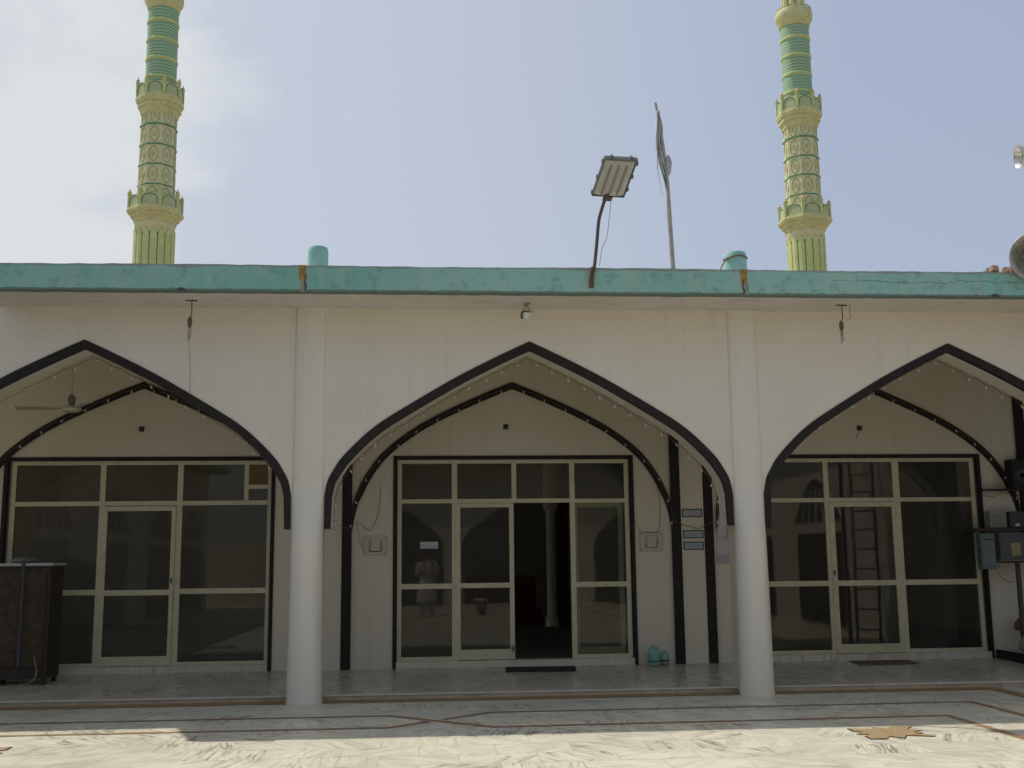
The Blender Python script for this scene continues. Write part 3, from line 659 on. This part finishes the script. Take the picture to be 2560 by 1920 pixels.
# ------------------------------------------------------------------ ceiling fan
fn=thing('ceiling_fan',(-5.49,1.2,4.6),'cream ceiling fan hanging inside the left arch','fan')
MB().tube([(-5.49,1.2,4.6),(-5.49,1.2,3.50)],.011,8).build('down_rod',CEIL,fn)
MB().lathe([(.02,3.55),(.042,3.53),(.046,3.49),(.036,3.44),(.03,3.42)],(-5.49,1.2,0),seg=20).build('motor_cap',plain('fan_cap_grey',(.16,.14,.12),.5),fn,smooth=True)
MB().lathe([(.03,3.425),(.10,3.41),(.115,3.38),(.10,3.35),(.03,3.335)],(-5.49,1.2,0),seg=28).build('motor_housing',plain('cream_enamel',(.5,.46,.33),.4),fn,smooth=True)
for k in range(3):
    w=PI+.08+k*2*PI/3; d=Vector((math.cos(w),math.sin(w),0)); n_=Vector((-d.y,d.x,.18)).normalized()
    m=MB(); m.obox(Vector((-5.49,1.2,3.385))+d*.15,d,n_,d.cross(n_),.06,.022,.003); m.obox(Vector((-5.49,1.2,3.385))+d*.42,d,n_,d.cross(n_),.22,.06,.002)
    m.build('blade',plain('fan_blade_cream',(.4,.37,.28),.5) if k==0 else bpy.data.materials['fan_blade_cream'],fn)
# ------------------------------------------------------------------ string lights
bulbme=None
def string(name,cx,sx,dz,y,nb,label,inset,inner=False,drop=None):
    global bulbme
    o_,i_=arch(cx,sx=1,dz=dz,inset=inset,src=half_in if inner else None)
    path=[(x,z) for x,z in (i_ if not inner else o_)]
    rr=random.Random(hash((cx,inner))%1000 if 0 else int(cx*3+50+(7 if inner else 0)))
    # arc length sample
    seg=[0]
    for a,b in zip(path,path[1:]): seg.append(seg[-1]+math.hypot(a[0]-b[0],a[1]-b[1]))
    def at(t):
        s=t*seg[-1]
        for i in range(len(seg)-1):
            if seg[i+1]>=s:
                u=(s-seg[i])/(seg[i+1]-seg[i]+1e-9); return (path[i][0]+(path[i+1][0]-path[i][0])*u,path[i][1]+(path[i+1][1]-path[i][1])*u)
        return path[-1]
    th=thing(name,(cx,y,2.0),label,'string lights','strings of small bulbs along the arches')
    pts=[]
    for k in range(nb*2+1):
        x,z=at(k/(nb*2)); sag=.02*(k%2)+rr.uniform(0,.012); pts.append((x,y+rr.uniform(-.008,.008),z-sag))
    MB().tube(pts,.0032,4).build('cord',CORD,th)
    for k in range(nb):
        x,y_,z=pts[2*k+1]
        if bulbme is None:
            b=MB(); b.lathe([(.003,0),(.006,-.008),(.009,-.026),(.010,-.034),(.006,-.044),(.001,-.047)],(0,0,0),seg=8)
            ob=b.build('bulb',BULB,th,smooth=True); bulbme=ob.data
        else:
            ob=bpy.data.objects.new('bulb',bulbme); COL.objects.link(ob); ob.parent=th
        ob.location=Vector((x,y_,z))-Vector(th['_w'])
        ob.rotation_euler=(rr.uniform(-.5,.5),rr.uniform(-.7,.7),0)
string('string_lights',0,1,0,.37,30,'string of small white bulbs round the back edge of the middle front arch',.012)
string('string_lights',-5,1,0,.37,27,'string of small white bulbs round the back edge of the left front arch',.012)
string('string_lights',5,1,0,.37,27,'string of small white bulbs round the back edge of the right front arch',.012)
string('string_lights',0,.995,-.035,2.59,20,'string of small bulbs on the black inner arch of the middle bay',0,True)
string('string_lights',-5,.995,-.035,2.59,20,'string of small bulbs on the black inner arch of the left bay',0,True)
string('string_lights',5,.995,-.035,2.59,20,'string of small bulbs on the black inner arch of the right bay',0,True)
def wire(pts,label,r=.003,mt=CORD):
    w=MB().tube(cr(pts,5),r,5); tag(w.build('loose_wire',mt,loc=pts[0]),label,'wire')
wire([(-2.30,.36,1.98),(-2.18,.8,1.92),(-2.14,1.7,1.94),(-2.17,2.58,2.02),(-2.05,2.62,2.0),(-1.96,2.62,1.92),(-1.9,2.62,1.98),(-1.83,2.62,2.15),(-1.80,2.62,2.5)],'thin brown wire looping across the wall left of the middle glass doors')
wire([(-2.12,2.62,2.05),(-2.08,2.62,1.8),(-2.02,2.62,1.66),(-1.98,2.62,1.7)],'short curl of wire touching the left clear acrylic plaque')
wire([(1.66,2.60,2.10),(1.68,2.60,1.98),(1.76,2.62,1.88),(1.9,2.62,1.86),(2.0,2.62,1.9),(2.03,2.62,2.2),(1.98,2.62,2.6)],'thin brown wire hanging down to the right clear acrylic plaque')
wire([(2.19,2.57,2.02),(2.3,2.57,1.97),(2.45,2.585,1.93),(2.55,2.585,1.91),(2.7,2.57,1.98),(2.84,2.62,2.0)],'brown wire sagging across the striped pilaster between its signs',.005)
wire([(2.86,2.62,2.5),(2.93,2.62,2.25),(2.95,2.62,1.9),(3.0,2.62,1.6)],'thin wire running down beside the white notice sheet')
# ------------------------------------------------------------------ signs
PALEB=plain('pale_blue_sheet',(.36,.42,.46),.5,.06,9); REDI=plain('red_ink',(.35,.06,.06),.7,.1); BLUEI=plain('navy_edge',(.02,.03,.045),.5); GREYI=plain('grey_ink',(.18,.18,.19),.7)
SHEET=plain('white_sheet',(.56,.54,.52),.6,.05,4); GREYSH=plain('lilac_grey_sheet',(.42,.40,.41),.6,.05,6)
def scrib(mb,x0,x1,z,h,y,rr,th=.0022):
    x=x0
    while x<x1-.006:
        w=rr.uniform(.008,.024); w=min(w,x1-x)
        k=rr.random()
        if k<.55: pts=[(x,y,z+rr.uniform(-.1,.2)*h),(x+w*.4,y,z-h*.35),(x+w,y,z+h*rr.uniform(.0,.5))]
        elif k<.8: pts=[(x+w*.3,y,z+h*.5),(x+w*.3,y,z-h*.3),(x+w,y,z-h*.2)]
        else: pts=[(x,y,z),(x+w*.5,y,z+h*.3),(x+w,y,z)]
        mb.tube(pts,th,4)
        if rr.random()<.5: mb.box(x+w*.4,x+w*.4+.004,y-.002,y,z+h*.55,z+h*.55+.004)
        x+=w+rr.uniform(.0,.006)
def sign(x0,x1,z0,z1,y,label,rows,ink,cat='sign',body=PALEB,edge=BLUEI,ew=.014,name='wall_sign',group=None,seed=1,tilt=0):
    s=thing(name,((x0+x1)/2,y,z0),label,cat,group); rr=random.Random(seed)
    MB().box(x0,x1,y-.008,y,z0,z1).build('sheet',body,s)
    if edge:
        m=MB(); m.box(x0-ew,x1+ew,y-.013,y-.001,z1,z1+ew); m.box(x0-ew,x1+ew,y-.013,y-.001,z0-ew,z0); m.box(x0-ew,x0,y-.013,y-.001,z0,z1); m.box(x1,x1+ew,y-.013,y-.001,z0,z1); m.build('border',edge,s)
    m=MB()
    for (a,b,zc,h) in rows: scrib(m,x0+(x1-x0)*a,x0+(x1-x0)*b,z0+(z1-z0)*zc,h,y-.0095,rr)
    m.build('lettering',ink,s); return s
sign(2.342,2.592,2.078,2.162,2.598,'blue bordered script sign, topmost of three on the striped pilaster',[(.40,.75,.82,.014),(.28,.95,.45,.03),(.06,.20,.5,.04),(.3,.9,.16,.014)],REDI,seed=3)
sign(2.348,2.598,1.788,1.872,2.598,'blue bordered script sign, middle one of three on the striped pilaster',[(.25,.8,.80,.014),(.1,.92,.52,.018),(.1,.8,.26,.016)],REDI,seed=4)
sign(2.348,2.598,1.632,1.716,2.598,'blue bordered script sign, lowest of three on the striped pilaster',[(.3,.7,.78,.016),(.08,.92,.5,.015),(.15,.85,.25,.015)],GREYI,seed=5)
sign(2.812,2.985,1.55,2.115,2.638,'tall white notice sheet with grey lines on the wall right of the striped pilaster',[(.1,.85,.90,.018),(.08,.8,.86,.012),(.2,.85,.42,.018),(.12,.9,.36,.014)],GREYI,'notice',SHEET,None,name='notice_sheet',seed=6)
sign(2.80,3.02,1.43,1.547,2.638,'grey blank strip under the tall white notice sheet',[(.7,.9,.3,.02)],GREYI,'notice',GREYSH,None,name='notice_sheet',seed=7)
sign(-1.268,-1.028,1.672,1.762,2.684,'white sticker with reddish script on the glass left of the open door',[(.35,.8,.78,.012),(.2,.95,.45,.026),(.05,.2,.5,.045),(.3,.9,.18,.012)],REDI,'sticker',plain('sticker_white',(.5,.5,.56),.5),None,name='window_sticker',seed=8)
def acrylic():
    m=glassm('clear_acrylic',(.86,.88,.80)); return m
EDGEC=plain('acrylic_edge',(.36,.34,.28),.4,.1,9); ACR=plain('milky_acrylic',(.52,.49,.41),.25,.06,6); PATT=plain('green_grey_print',(.33,.33,.25),.8,.25,20)
for x0,x1,z0,z1,lb,rev in ((-2.015,-1.722,1.60,1.838,'clear acrylic plaque with U shaped pattern on the wall left of the glass doors',0),(1.742,2.045,1.612,1.852,'clear acrylic plaque with square outline pattern on the wall right of the glass doors',1)):
    p=thing('acrylic_plaque',((x0+x1)/2,2.64,z0),lb,'plaque'); 
    MB().box(x0,x1,2.618,2.624,z0,z1).build('panel',ACR,p)
    e=MB(); e.box(x0-.003,x1+.003,2.616,2.626,z1,z1+.004); e.box(x0-.003,x1+.003,2.616,2.626,z0-.004,z0); e.box(x0-.004,x0,2.616,2.626,z0,z1); e.box(x1,x1+.004,2.616,2.626,z0,z1); e.build('edge',EDGEC,p)
    q=MB(); w=x1-x0; h=z1-z0; rr=random.Random(9+rev)
    for i in range(9):
        for (ax,az) in ((.2,.2+.075*i),(.72,.2+.075*i),(.2+.065*i,.14)):
            if rev and i>7: continue
            q.box(x0+w*ax,x0+w*(ax+(.11 if rr.random()<.8 else .07)),2.610,2.616,z0+h*az,z0+h*(az+.055))
    if rev:
        q.box(x0+w*.2,x0+w*.85,2.610,2.616,z0+h*.83,z0+h*.86)
    q.build('pattern',PATT,p)
    b=MB()
    for ax in (.05,.95):
        for az in (.06,.94): b.lathe([(.007,0),(.007,.018),(.002,.02)],(x0+w*ax,2.632,z0+h*az),(0,-1,0),8)
    b.build('bolt',WOOD,p)
# ------------------------------------------------------------------ floor things
def pot(cx,cy,r,h,label):
    z=.1+.0; p=thing('teal_lidded_jar',(cx,cy,z),label,'jar','teal jars by the pilaster')
    MB().lathe([(r*.70,0),(r*.80,.006),(r*.86,.035),(r*.90,.055)],(cx,cy,z),seg=28).build('foot',TEALJ if r>.07 else MORTAR,p,loc=(cx,cy,z),smooth=True)
    MB().lathe([(r*.9,.055),(r*1.12,.058),(r*1.14,.066),(r*.95,.072)],(cx,cy,z),seg=28).build('rim',WOOD if r<.07 else GREYS,p,loc=(cx,cy,z),smooth=True)
    MB().lathe([(r*.93,.07),(r*1.0,h*.42),(r*.98,h*.62),(r*.86,h*.8),(r*.6,h*.93),(r*.25,h*.99),(.002,h)],(cx,cy,z),seg=32,caps=False).build('dome',TEALJ,p,loc=(cx,cy,z),smooth=True)
pot(1.835,2.41,.082,.262,'larger teal domed jar on the floor left of the striped pilaster')
pot(1.985,2.43,.058,.195,'smaller teal domed jar standing right of the larger one')
def doormat(pts,z,label,mt):
    m=MB(); slab(m,pts,z,z+.012); o=tag(m.build('doormat',mt,loc=(pts[0][0],pts[0][1],z),bevel=.004),label,'doormat')
doormat([(-.17,2.04),(.74,1.99),(.80,2.56),(-.13,2.585)],.093,'dark rectangular doormat in front of the open glass door',MAT1)
doormat([(4.50,2.06),(5.33,2.10),(5.38,2.56),(4.55,2.56)],.093,'worn reddish doormat in front of the right bay glass door',MAT2)
# left cupboard / rack
cb=thing('wooden_cupboard',(-6.1,1.75,.09),'tall dark wooden cupboard with a pale top board in front of the left windows','cupboard')
MB().box(-7.15,-5.76,1.63,2.1,.15,1.50).build('carcass',WOOD,cb)
dx=[-7.13,-6.60,-6.09,-5.78]
for a,b in zip(dx,dx[1:]):
    MB().box(a+.025,b-.025,1.612,1.632,.30,1.44).build('door_panel',plain('panel_wood_%d'%int(-a*10),(.055,.038,.022),.8,.4,12,dirt=(.025,.02,.016)),cb,bevel=.006)
MB().box(-7.19,-5.735,1.60,2.12,1.50,1.535).build('top_board',PALE,cb,bevel=.004)
for lx in (-7.1,-6.4,-5.80):
    for ly in (1.66,2.05): MB().box(lx-.025,lx+.025,ly-.025,ly+.025,.08,.30).build('leg',WOOD,cb)
MB().box(-6.105,-6.06,1.590,1.605,.30,1.56).build('door_gap_strip',DARKLINE,cb)  # dark strip standing in for the shaded gap between the door frames
MB().lathe([(.13,0),(.15,.02),(.14,.05),(.09,.075),(.01,.085)],(-6.16,1.80,1.535),seg=18,wob=lambda w,h:1+.12*math.sin(3*w)+.06*math.sin(7*w)).build('cloth_bundle',TEALBOX,None,loc=(-6.16,1.80,1.535),smooth=True)
tag(bpy.data.objects['cloth_bundle'],'crumpled grey green cloth bundle on top of the dark cupboard','cloth')
# debris under cupboard
m=MB(); m.tube(cr([(-6.15,1.55,.09),(-5.95,1.5,.11),(-5.85,1.55,.2),(-5.9,1.6,.42)],4),.006,5); tag(m.build('loose_wire',MORTAR,loc=(-6.15,1.55,.09)),'yellowish wire trailing on the floor under the dark cupboard','wire')
# right: meter boxes, shelf, plinth
sh=thing('equipment_shelf',(6.95,2.4,1.83),'dark plank shelf on an iron leg at the right end of the back wall','shelf')
MB().box(6.30,7.7,2.22,2.60,1.822,1.872).build('plank',WOOD,sh,bevel=.004)
MB().box(6.60,7.12,2.24,2.28,1.395,1.42).build('cross_bar',WOOD,sh)
MB().box(6.865,6.915,2.24,2.29,.19,1.40).build('leg',RUSTG,sh)
MB().box(6.83,6.865,2.25,2.28,.62,.65).build('leg_clip',RUST,sh)
mb_=thing('meter_box',(6.47,2.3,1.3),'grey green enamel meter box hanging over the black window edge','meter box')
MB().box(6.375,6.585,2.24,2.36,1.315,1.80).build('case',TEALBOX,mb_,bevel=.008)
MB().box(6.392,6.568,2.226,2.242,1.36,1.755).build('cover',plain('grey_teal_cover',(.14,.18,.17),.45,.15,8),mb_,bevel=.005)
MB().box(6.41,6.55,2.215,2.228,1.70,1.725).build('cover_rib',DARKLINE,mb_)
for z in (1.42,1.55,1.68): MB().box(6.355,6.377,2.25,2.28,z,z+.02).build('latch',WOOD,mb_)
cbx=thing('switch_cabinet',(6.85,2.3,1.43),'dark grey steel switch cabinet with a yellow paper, under the plank shelf','cabinet')
MB().box(6.64,7.12,2.22,2.42,1.425,1.80).build('case',GREYS,cbx,bevel=.006)
MB().box(6.66,7.10,2.205,2.222,1.445,1.785).build('door',plain('cabinet_door_grey',(.085,.09,.10),.5,.15,7),cbx,bevel=.005)
MB().add([(6.775,2.200,1.66),(6.915,2.200,1.672),(6.925,2.200,1.50),(6.80,2.200,1.488),(6.775,2.204,1.66),(6.915,2.204,1.672),(6.925,2.204,1.50),(6.80,2.204,1.488)],[(0,1,2,3),(7,6,5,4),(0,4,5,1),(2,6,7,3),(1,5,6,2),(0,3,7,4)]).build('yellow_paper',YPAPER,cbx)
tb=thing('junction_box',(6.74,2.45,1.872),'white plastic junction box standing on the plank shelf','junction box')
MB().box(6.60,6.84,2.36,2.48,1.874,2.115).build('case',plain('off_white_plastic',(.27,.26,.22),.5,.08),tb,bevel=.008)
m=MB()
for k in range(4): m.box(6.625,6.815,2.352,2.362,1.92+.04*k,1.935+.04*k)
m.build('vent',GREYI,tb)
bt=thing('battery_box',(6.99,2.42,1.872),'black battery box beside the white junction box on the shelf','battery')
MB().box(6.87,7.09,2.33,2.5,1.874,2.10).build('case',DARKLINE,bt,bevel=.008); MB().box(6.94,7.0,2.318,2.331,1.895,1.93).build('label_plate',WHITEP,bt)
m=MB(); m.box(6.57,7.6,2.40,2.62,2.395,2.415)
tag(m.build('upper_shelf',WOOD,loc=(7,2.5,2.395)),'thin dark upper shelf carrying the black speaker box at the far right','shelf')
sp=thing('speaker_box',(7.1,2.5,2.42),'black speaker box high on the wall at the end of the inner right arch','speaker')
MB().box(7.00,7.28,2.40,2.60,2.417,2.83).build('cabinet',plain('black_vinyl',(.015,.015,.014),.7),sp,bevel=.008); MB().lathe([(.1,0),(.09,.01),(.03,-.0)],(7.14,2.40,2.6),(0,-1,0),20).build('cone',DARKLINE,sp)
MB().box(6.57,6.60,2.58,2.6,2.2,2.4).build('shelf_bracket',RUST,bpy.data.objects['upper_shelf'],loc=None) if False else None
wire([(6.58,2.3,1.40),(6.66,2.35,1.25),(6.78,2.4,1.15),(6.88,2.4,1.12)],'thin black wire drooping below the meter box',.004,DARKLINE)
wire([(6.60,2.25,1.8),(6.615,2.24,1.6),(6.6,2.24,1.4),(6.62,2.25,1.33)],'dark wire running down between meter box and steel cabinet',.005,DARKLINE)
wire([(6.5,2.5,2.36),(6.7,2.45,2.31),(6.9,2.45,2.36),(7.2,2.45,2.30)],'tangled dark wire strung under the thin upper shelf',.004,DARKLINE)
pl=thing('stone_plinth',(7.1,2.0,.09),'low stone plinth with black edging at the right end of the verandah','plinth')
MB().box(6.70,7.9,1.40,2.585,.07,.205).build('slab',WALL_IN,pl); m=MB(); m.box(6.66,6.70,1.36,2.60,.07,.215); m.box(6.70,7.9,1.36,1.40,.07,.215); m.build('edging',BLACK,pl)
m=MB(); m.lathe([(.16,0),(.2,.05),(.2,.15),(.15,.24),(.06,.28),(.01,.285)],(7.02,2.15,.206),seg=20,wob=lambda w,h:1+.12*math.sin(3*w+h*9)+.08*math.cos(5*w))
tag(m.build('jute_sack',SACK,loc=(7.02,2.15,.206),smooth=True),'slumped pale sack on the low plinth at the right edge','sack')
m=MB(); m.lathe([(.10,0),(.12,.03),(.10,.1),(.06,.14),(.01,.15)],(6.98,2.42,.48),seg=16,wob=lambda w,h:1+.2*math.sin(4*w+h*20))
tag(m.build('rag_bundle',WOOD2,loc=(6.98,2.42,.48),smooth=True),'brown rag bundle against the iron leg at the right edge','rag')
# ------------------------------------------------------------------ courtyard surroundings behind the camera (seen in the glass)
def gable_window(mb_d,mb_f,x,yc,w,z0,z1,dirx):
    # pointed fanlight on plane X=x, facing dirx
    pts=[(yc-w/2,z0)]
    for i in range(1,8): t=i/8; pts.append((yc-w/2+w/2*t,z0+(z1-z0)*(1-(1-t)**1.7)))
    pts.append((yc,z1))
    for i in range(7,0,-1): t=i/8; pts.append((yc+w/2-w/2*t,z0+(z1-z0)*(1-(1-t)**1.7)))
    pts.append((yc+w/2,z0))
    n=len(pts); mb_d.add([(x+dirx*.02,y,z) for y,z in pts],[tuple(range(n))])
    for k in (-.3,-.15,0,.15,.3):
        mb_f.tube([(x+dirx*.04,yc+w*k,z0),(x+dirx*.04,yc+w*k*.6,z0+(z1-z0)*.72)],.02,5)
    mb_f.tube([(x+dirx*.04,y,z) for y,z in pts],.03,5)
rw=thing('courtyard_wing',(7.6,-8,0),'white side wing with pointed fanlights along the right of the courtyard','building')
MB().box(7.3,9,-19.5,-1.6,0,3.95).build('wall',plain('wing_plaster',(.62,.58,.5),.7,.08,1),rw)
MB().box(6.95,9.1,-19.6,-1.5,3.95,4.15).build('roof',TEAL,rw)
d=MB(); ff=MB(); cu=MB()
for yc in (-5.65,-10.2,-14.8):
    gable_window(d,ff,7.3,yc,3.0,2.25,3.2,-1)
    cu.box(7.26,7.295,yc-1.3,yc+1.3,.1,2.0)
    for k in range(9): cu.box(7.235,7.262,yc-1.25+.29*k,yc-1.1+.29*k,.12,1.95)
d.build('fanlight_glass',DARKLINE,rw); ff.build('fanlight_bars',WHITEP,rw); cu.build('shutter',WOOD,rw)
ld=thing('ladder',(6.4,-1.2,0),'dark iron ladder leaning on the right wing wall','ladder')
A0,A1=Vector((6.30,-1.30,0)),Vector((6.93,-2.75,3.95)); dR=Vector((.27,.37,0))
for k in (0,1): MB().tube([A0+dR*k,A1+dR*k],.028,8).build('rail',RUSTG,ld)
for k in range(11):
    t=.06+.088*k; p=A0.lerp(A1,t); MB().tube([p,p+dR],.018,6).build('rung',RUSTG,ld)
lw=thing('courtyard_wing',(-9,-8,0),'white side wing with teal roof edge along the left of the courtyard','building')
MB().box(-10,-8.4,-19.5,-.2,0,4.3).build('wall',bpy.data.materials['wing_plaster'],lw); MB().box(-10.2,-7.72,-19.6,.3,4.38,4.64).build('roof',TEAL,lw)
d=MB(); ff=MB()
for yc in (-4,-8.5,-13,-17): gable_window(d,ff,-8.4,yc,2.7,2.2,3.15,1); d.box(-8.395,-8.37,yc-1.2,yc+1.2,.1,2.0)
d.build('opening',DARKLINE,lw); ff.build('fanlight_bars',WHITEP,lw)
ow=thing('entrance_block',(1,-21,0),'long plain block with dark arched openings across the courtyard','building')
MB().box(-5.2,9,-23,-20.5,0,4.7).build('wall',bpy.data.materials['wing_plaster'],ow); MB().box(-5.4,9.2,-23.1,-19.8,4.7,5.0).build('roof',TEAL,ow)
MB().box(-14,-5.2,-22,-21.6,0,2.2).build('low_wall',bpy.data.materials['wing_plaster'],ow)
d=MB()
for c in (-2.6,2.,6.6):
    P_=[(x*.85,z*.9) for x,z in half]; P_=[(c+x,z) for x,z in P_]+[(c-x,z) for x,z in reversed(P_[:-1])]
    P_=[(c+P_[0][0]-c,.02)]+P_+[(P_[-1][0],.02)]
    d.add([(x,-20.48,z) for x,z in P_],[tuple(range(len(P_)))])
d.build('opening',DARKLINE,ow)
bk=thing('bucket',(.34,-13.4,0),'pink plastic bucket with a white lid on the sunlit courtyard floor','bucket')
MB().lathe([(.11,0),(.145,.34),(.155,.35),(.155,.365)],(.34,-13.4,.002),seg=24).build('body',PINK,bk,smooth=True)
MB().lathe([(.16,.365),(.16,.40),(.14,.42),(.01,.425)],(.34,-13.4,.002),seg=24).build('lid',WHITEP,bk,smooth=True)
# ------------------------------------------------------------------ photographer (reflected in the glass)
px,py=-1.18,-12.78
pr=thing('person',(px,py,0),'person in a long white kurta holding a phone, reflected in the left door glass','person')
def skin(name,nodes,edges,mat,parent,root=0,sub=2):
    me=bpy.data.meshes.new(name); me.from_pydata([n[:3] for n in nodes],edges,[]); me.materials.append(mat)
    o=bpy.data.objects.new(name,me); COL.objects.link(o); o.parent=parent; o.location=-Vector(parent['_w']); o['_w']=(0,0,0)
    md=o.modifiers.new('skin','SKIN'); md.use_smooth_shade=True
    for i,n in enumerate(nodes):
        v=me.skin_vertices[0].data[i]; v.radius=(n[3],n[4] if len(n)>4 else n[3]); v.use_root=(i==root)
    sb=o.modifiers.new('sub','SUBSURF'); sb.levels=sb.render_levels=sub
    return o
nd=[(px,py,.95,.15,.11),(px,py,1.15,.14,.10),(px,py,1.36,.15,.10),(px,py+.01,1.46,.06,.06),(px,py+.02,1.53,.05,.055),(px,py+.03,1.60,.072,.09),(px,py+.03,1.69,.07,.088),(px,py+.025,1.74,.045,.055),(px,py+.125,1.615,.012,.014)]
ed=[(0,1),(1,2),(2,3),(3,4),(4,5),(5,6),(6,7),(5,8)]
for s in (-1,1):
    k=len(nd); nd+=[(px+s*.10,py,.86,.085),(px+s*.11,py+.02,.48,.06),(px+s*.12,py-.01,.10,.04),(px+s*.13,py+.06,.035,.035,.03),(px+s*.14,py+.17,.025,.03,.02)]
    ed+=[(0,k),(k,k+1),(k+1,k+2),(k+2,k+3),(k+3,k+4)]
    k=len(nd); nd+=[(px+s*.19,py,1.40,.055),(px+s*.24,py+.08,1.17,.042),(px+s*.12,py+.26,1.36,.03),(px+s*.085,py+.30,1.42,.028,.03),(px+s*.075,py+.31,1.46,.035,.02)]
    ed+=[(2,k),(k,k+1),(k+1,k+2),(k+2,k+3),(k+3,k+4)]; pk=k+4
    for j,(dx_,ln) in enumerate(((-.024,.055),(-.008,.065),(.008,.062),(.024,.048))):
        k2=len(nd); nd+=[(px+s*(.070+dx_),py+.325,1.49,.009),(px+s*(.062+dx_),py+.345,1.49+ln*.5,.008),(px+s*(.05+dx_),py+.335,1.48+ln,.007)]
        ed+=[(pk,k2),(k2,k2+1),(k2+1,k2+2)]
    k2=len(nd); nd+=[(px+s*.045,py+.295,1.455,.011),(px+s*.03,py+.305,1.485,.009)]; ed+=[(pk,k2),(k2,k2+1)]
skin('body',nd,ed,SKIN,pr)
MB().lathe([(.29,.42),(.275,.6),(.235,.9),(.20,1.05),(.205,1.25),(.215,1.36),(.16,1.44),(.07,1.48)],(px,py,0),seg=32,caps=False,wob=lambda w,h:(.72+.28*abs(math.cos(w)))*(1+.04*math.sin(9*w)*max(0,1.1-h))).build('kurta',CLOTHW,pr,smooth=True,angle=3)
for s in (-1,1):
    MB().tube([(px+s*.10,py,.85),(px+s*.11,py+.02,.5),(px+s*.12,py-.01,.10)],[.12,.095,.075],14).build('trouser_leg',CLOTHW,pr,smooth=True)
    MB().tube([(px+s*.17,py,1.41),(px+s*.20,py+.02,1.38),(px+s*.245,py+.08,1.16),(px+s*.14,py+.24,1.33)],[.075,.078,.065,.05],14).build('sleeve',CLOTHW,pr,smooth=True)
MB().lathe([(.088,1.665),(.092,1.70),(.084,1.745),(.05,1.785),(.002,1.795)],(px,py+.018,0),seg=20,wob=lambda w,h:.9+.14*abs(math.sin(w))).build('hair',HAIR,pr,smooth=True)
ey=MB()
for s in (-1,1): ey.lathe([(.001,.006),(.010,.003),(.012,-.004)],(px+s*.03,py+.112,1.645),(0,1,0),10)
ey.build('eyes',DARKLINE,pr); MB().obox((px,py+.108,1.572),(1,0,0),(0,1,0),(0,0,1),.024,.004,.005).build('mouth',DARKRED,pr)
er=MB()
for s in (-1,1): er.lathe([(.02,0),(.022,.008),(.012,.014)],(px+s*.076,py+.02,1.625),(s,0,0),10,wob=lambda w,h:1+.3*abs(math.sin(w)))
er.build('ears',SKIN,pr)
# ------------------------------------------------------------------ camera
cam=bpy.data.cameras.new('camera'); co=bpy.data.objects.new('camera',cam); COL.objects.link(co); S.camera=co
yaw,pitch,roll=.0785,.1581,-.0109
cyw,syw,cp,sp_,crr,sr=math.cos(yaw),math.sin(yaw),math.cos(pitch),math.sin(pitch),math.cos(roll),math.sin(roll)
F=Vector((syw*cp,cyw*cp,sp_)); R=Vector((cyw,-syw,0)); U=R.cross(F); R2=R*crr+U*sr; U2=-R*sr+U*crr
mt=Matrix((R2,U2,-F)).transposed().to_4x4(); mt.translation=Vector((-1.1823,-12.3985,1.5202)); co.matrix_world=mt
cam.sensor_width=36; cam.lens=36*2371.65/2212; cam.clip_start=.05; cam.clip_end=3000
# ------------------------------------------------------------------ light
sv=Vector((-2.60,1.62,4.655)).normalized()
el=math.asin(sv.z); az=math.atan2(sv.x,sv.y)
sd=bpy.data.lights.new('sun','SUN'); so=bpy.data.objects.new('sun',sd); COL.objects.link(so)
sd.energy=2.9; sd.angle=math.radians(.6); sd.color=(1,.94,.84); so.rotation_euler=sv.to_track_quat('Z','Y').to_euler(); so.location=(0,0,40)
w=bpy.data.worlds.new('World'); S.world=w; w.use_nodes=True; nt=w.node_tree; nt.nodes.clear()
out=N(nt,'OutputWorld'); bg=N(nt,'Background',i={'Strength':.125})
sky=N(nt,'TexSky',sky_type='NISHITA',sun_disc=False,sun_elevation=el,sun_rotation=az,altitude=50,air_density=1.0,dust_density=4.0,ozone_density=2.0)
tc=N(nt,'TexCoord').outputs['Generated']
mp=N(nt,'Mapping',i={'Scale':(1.0,1.0,1.7)}); nt.links.new(tc,mp.inputs[0])
cl=noise(nt,mp.outputs[0],2.4,8,.58,.3)
# clouds gather around the sun side (left)
dt=N(nt,'VectorMath',operation='DOT_PRODUCT'); nt.links.new(tc,dt.inputs[0]); dd=Vector((-.47,.80,.36)).normalized(); dt.inputs[1].default_value=tuple(dd)
near=ramp(nt,dt.outputs['Value'],[(.925,0.),(.985,1.)])
cm_=M(nt,'MULTIPLY',ramp(nt,M(nt,'ADD',M(nt,'MULTIPLY',near,.30),M(nt,'MULTIPLY',cl,.9)),[(.60,0.),(.72,1.)]),.75)
side=ramp(nt,dt.outputs['Value'],[(.66,0.),(.985,1.)]); hz=mix(nt,.55,sky.outputs[0],(3.4,3.7,4.4)); hz=mix(nt,M(nt,'MULTIPLY',side,.55),hz,(4.3,4.5,4.85)); skyc=mix(nt,cm_,hz,(5.2,5.4,5.4))
nt.links.new(skyc,bg.inputs['Color']); nt.links.new(bg.outputs[0],out.inputs[0])
S.view_settings.view_transform='Standard'; S.view_settings.look='None'; S.view_settings.exposure=.2; S.view_settings.gamma=1
for o in list(bpy.data.objects):
    if '_w' in o: del o['_w']
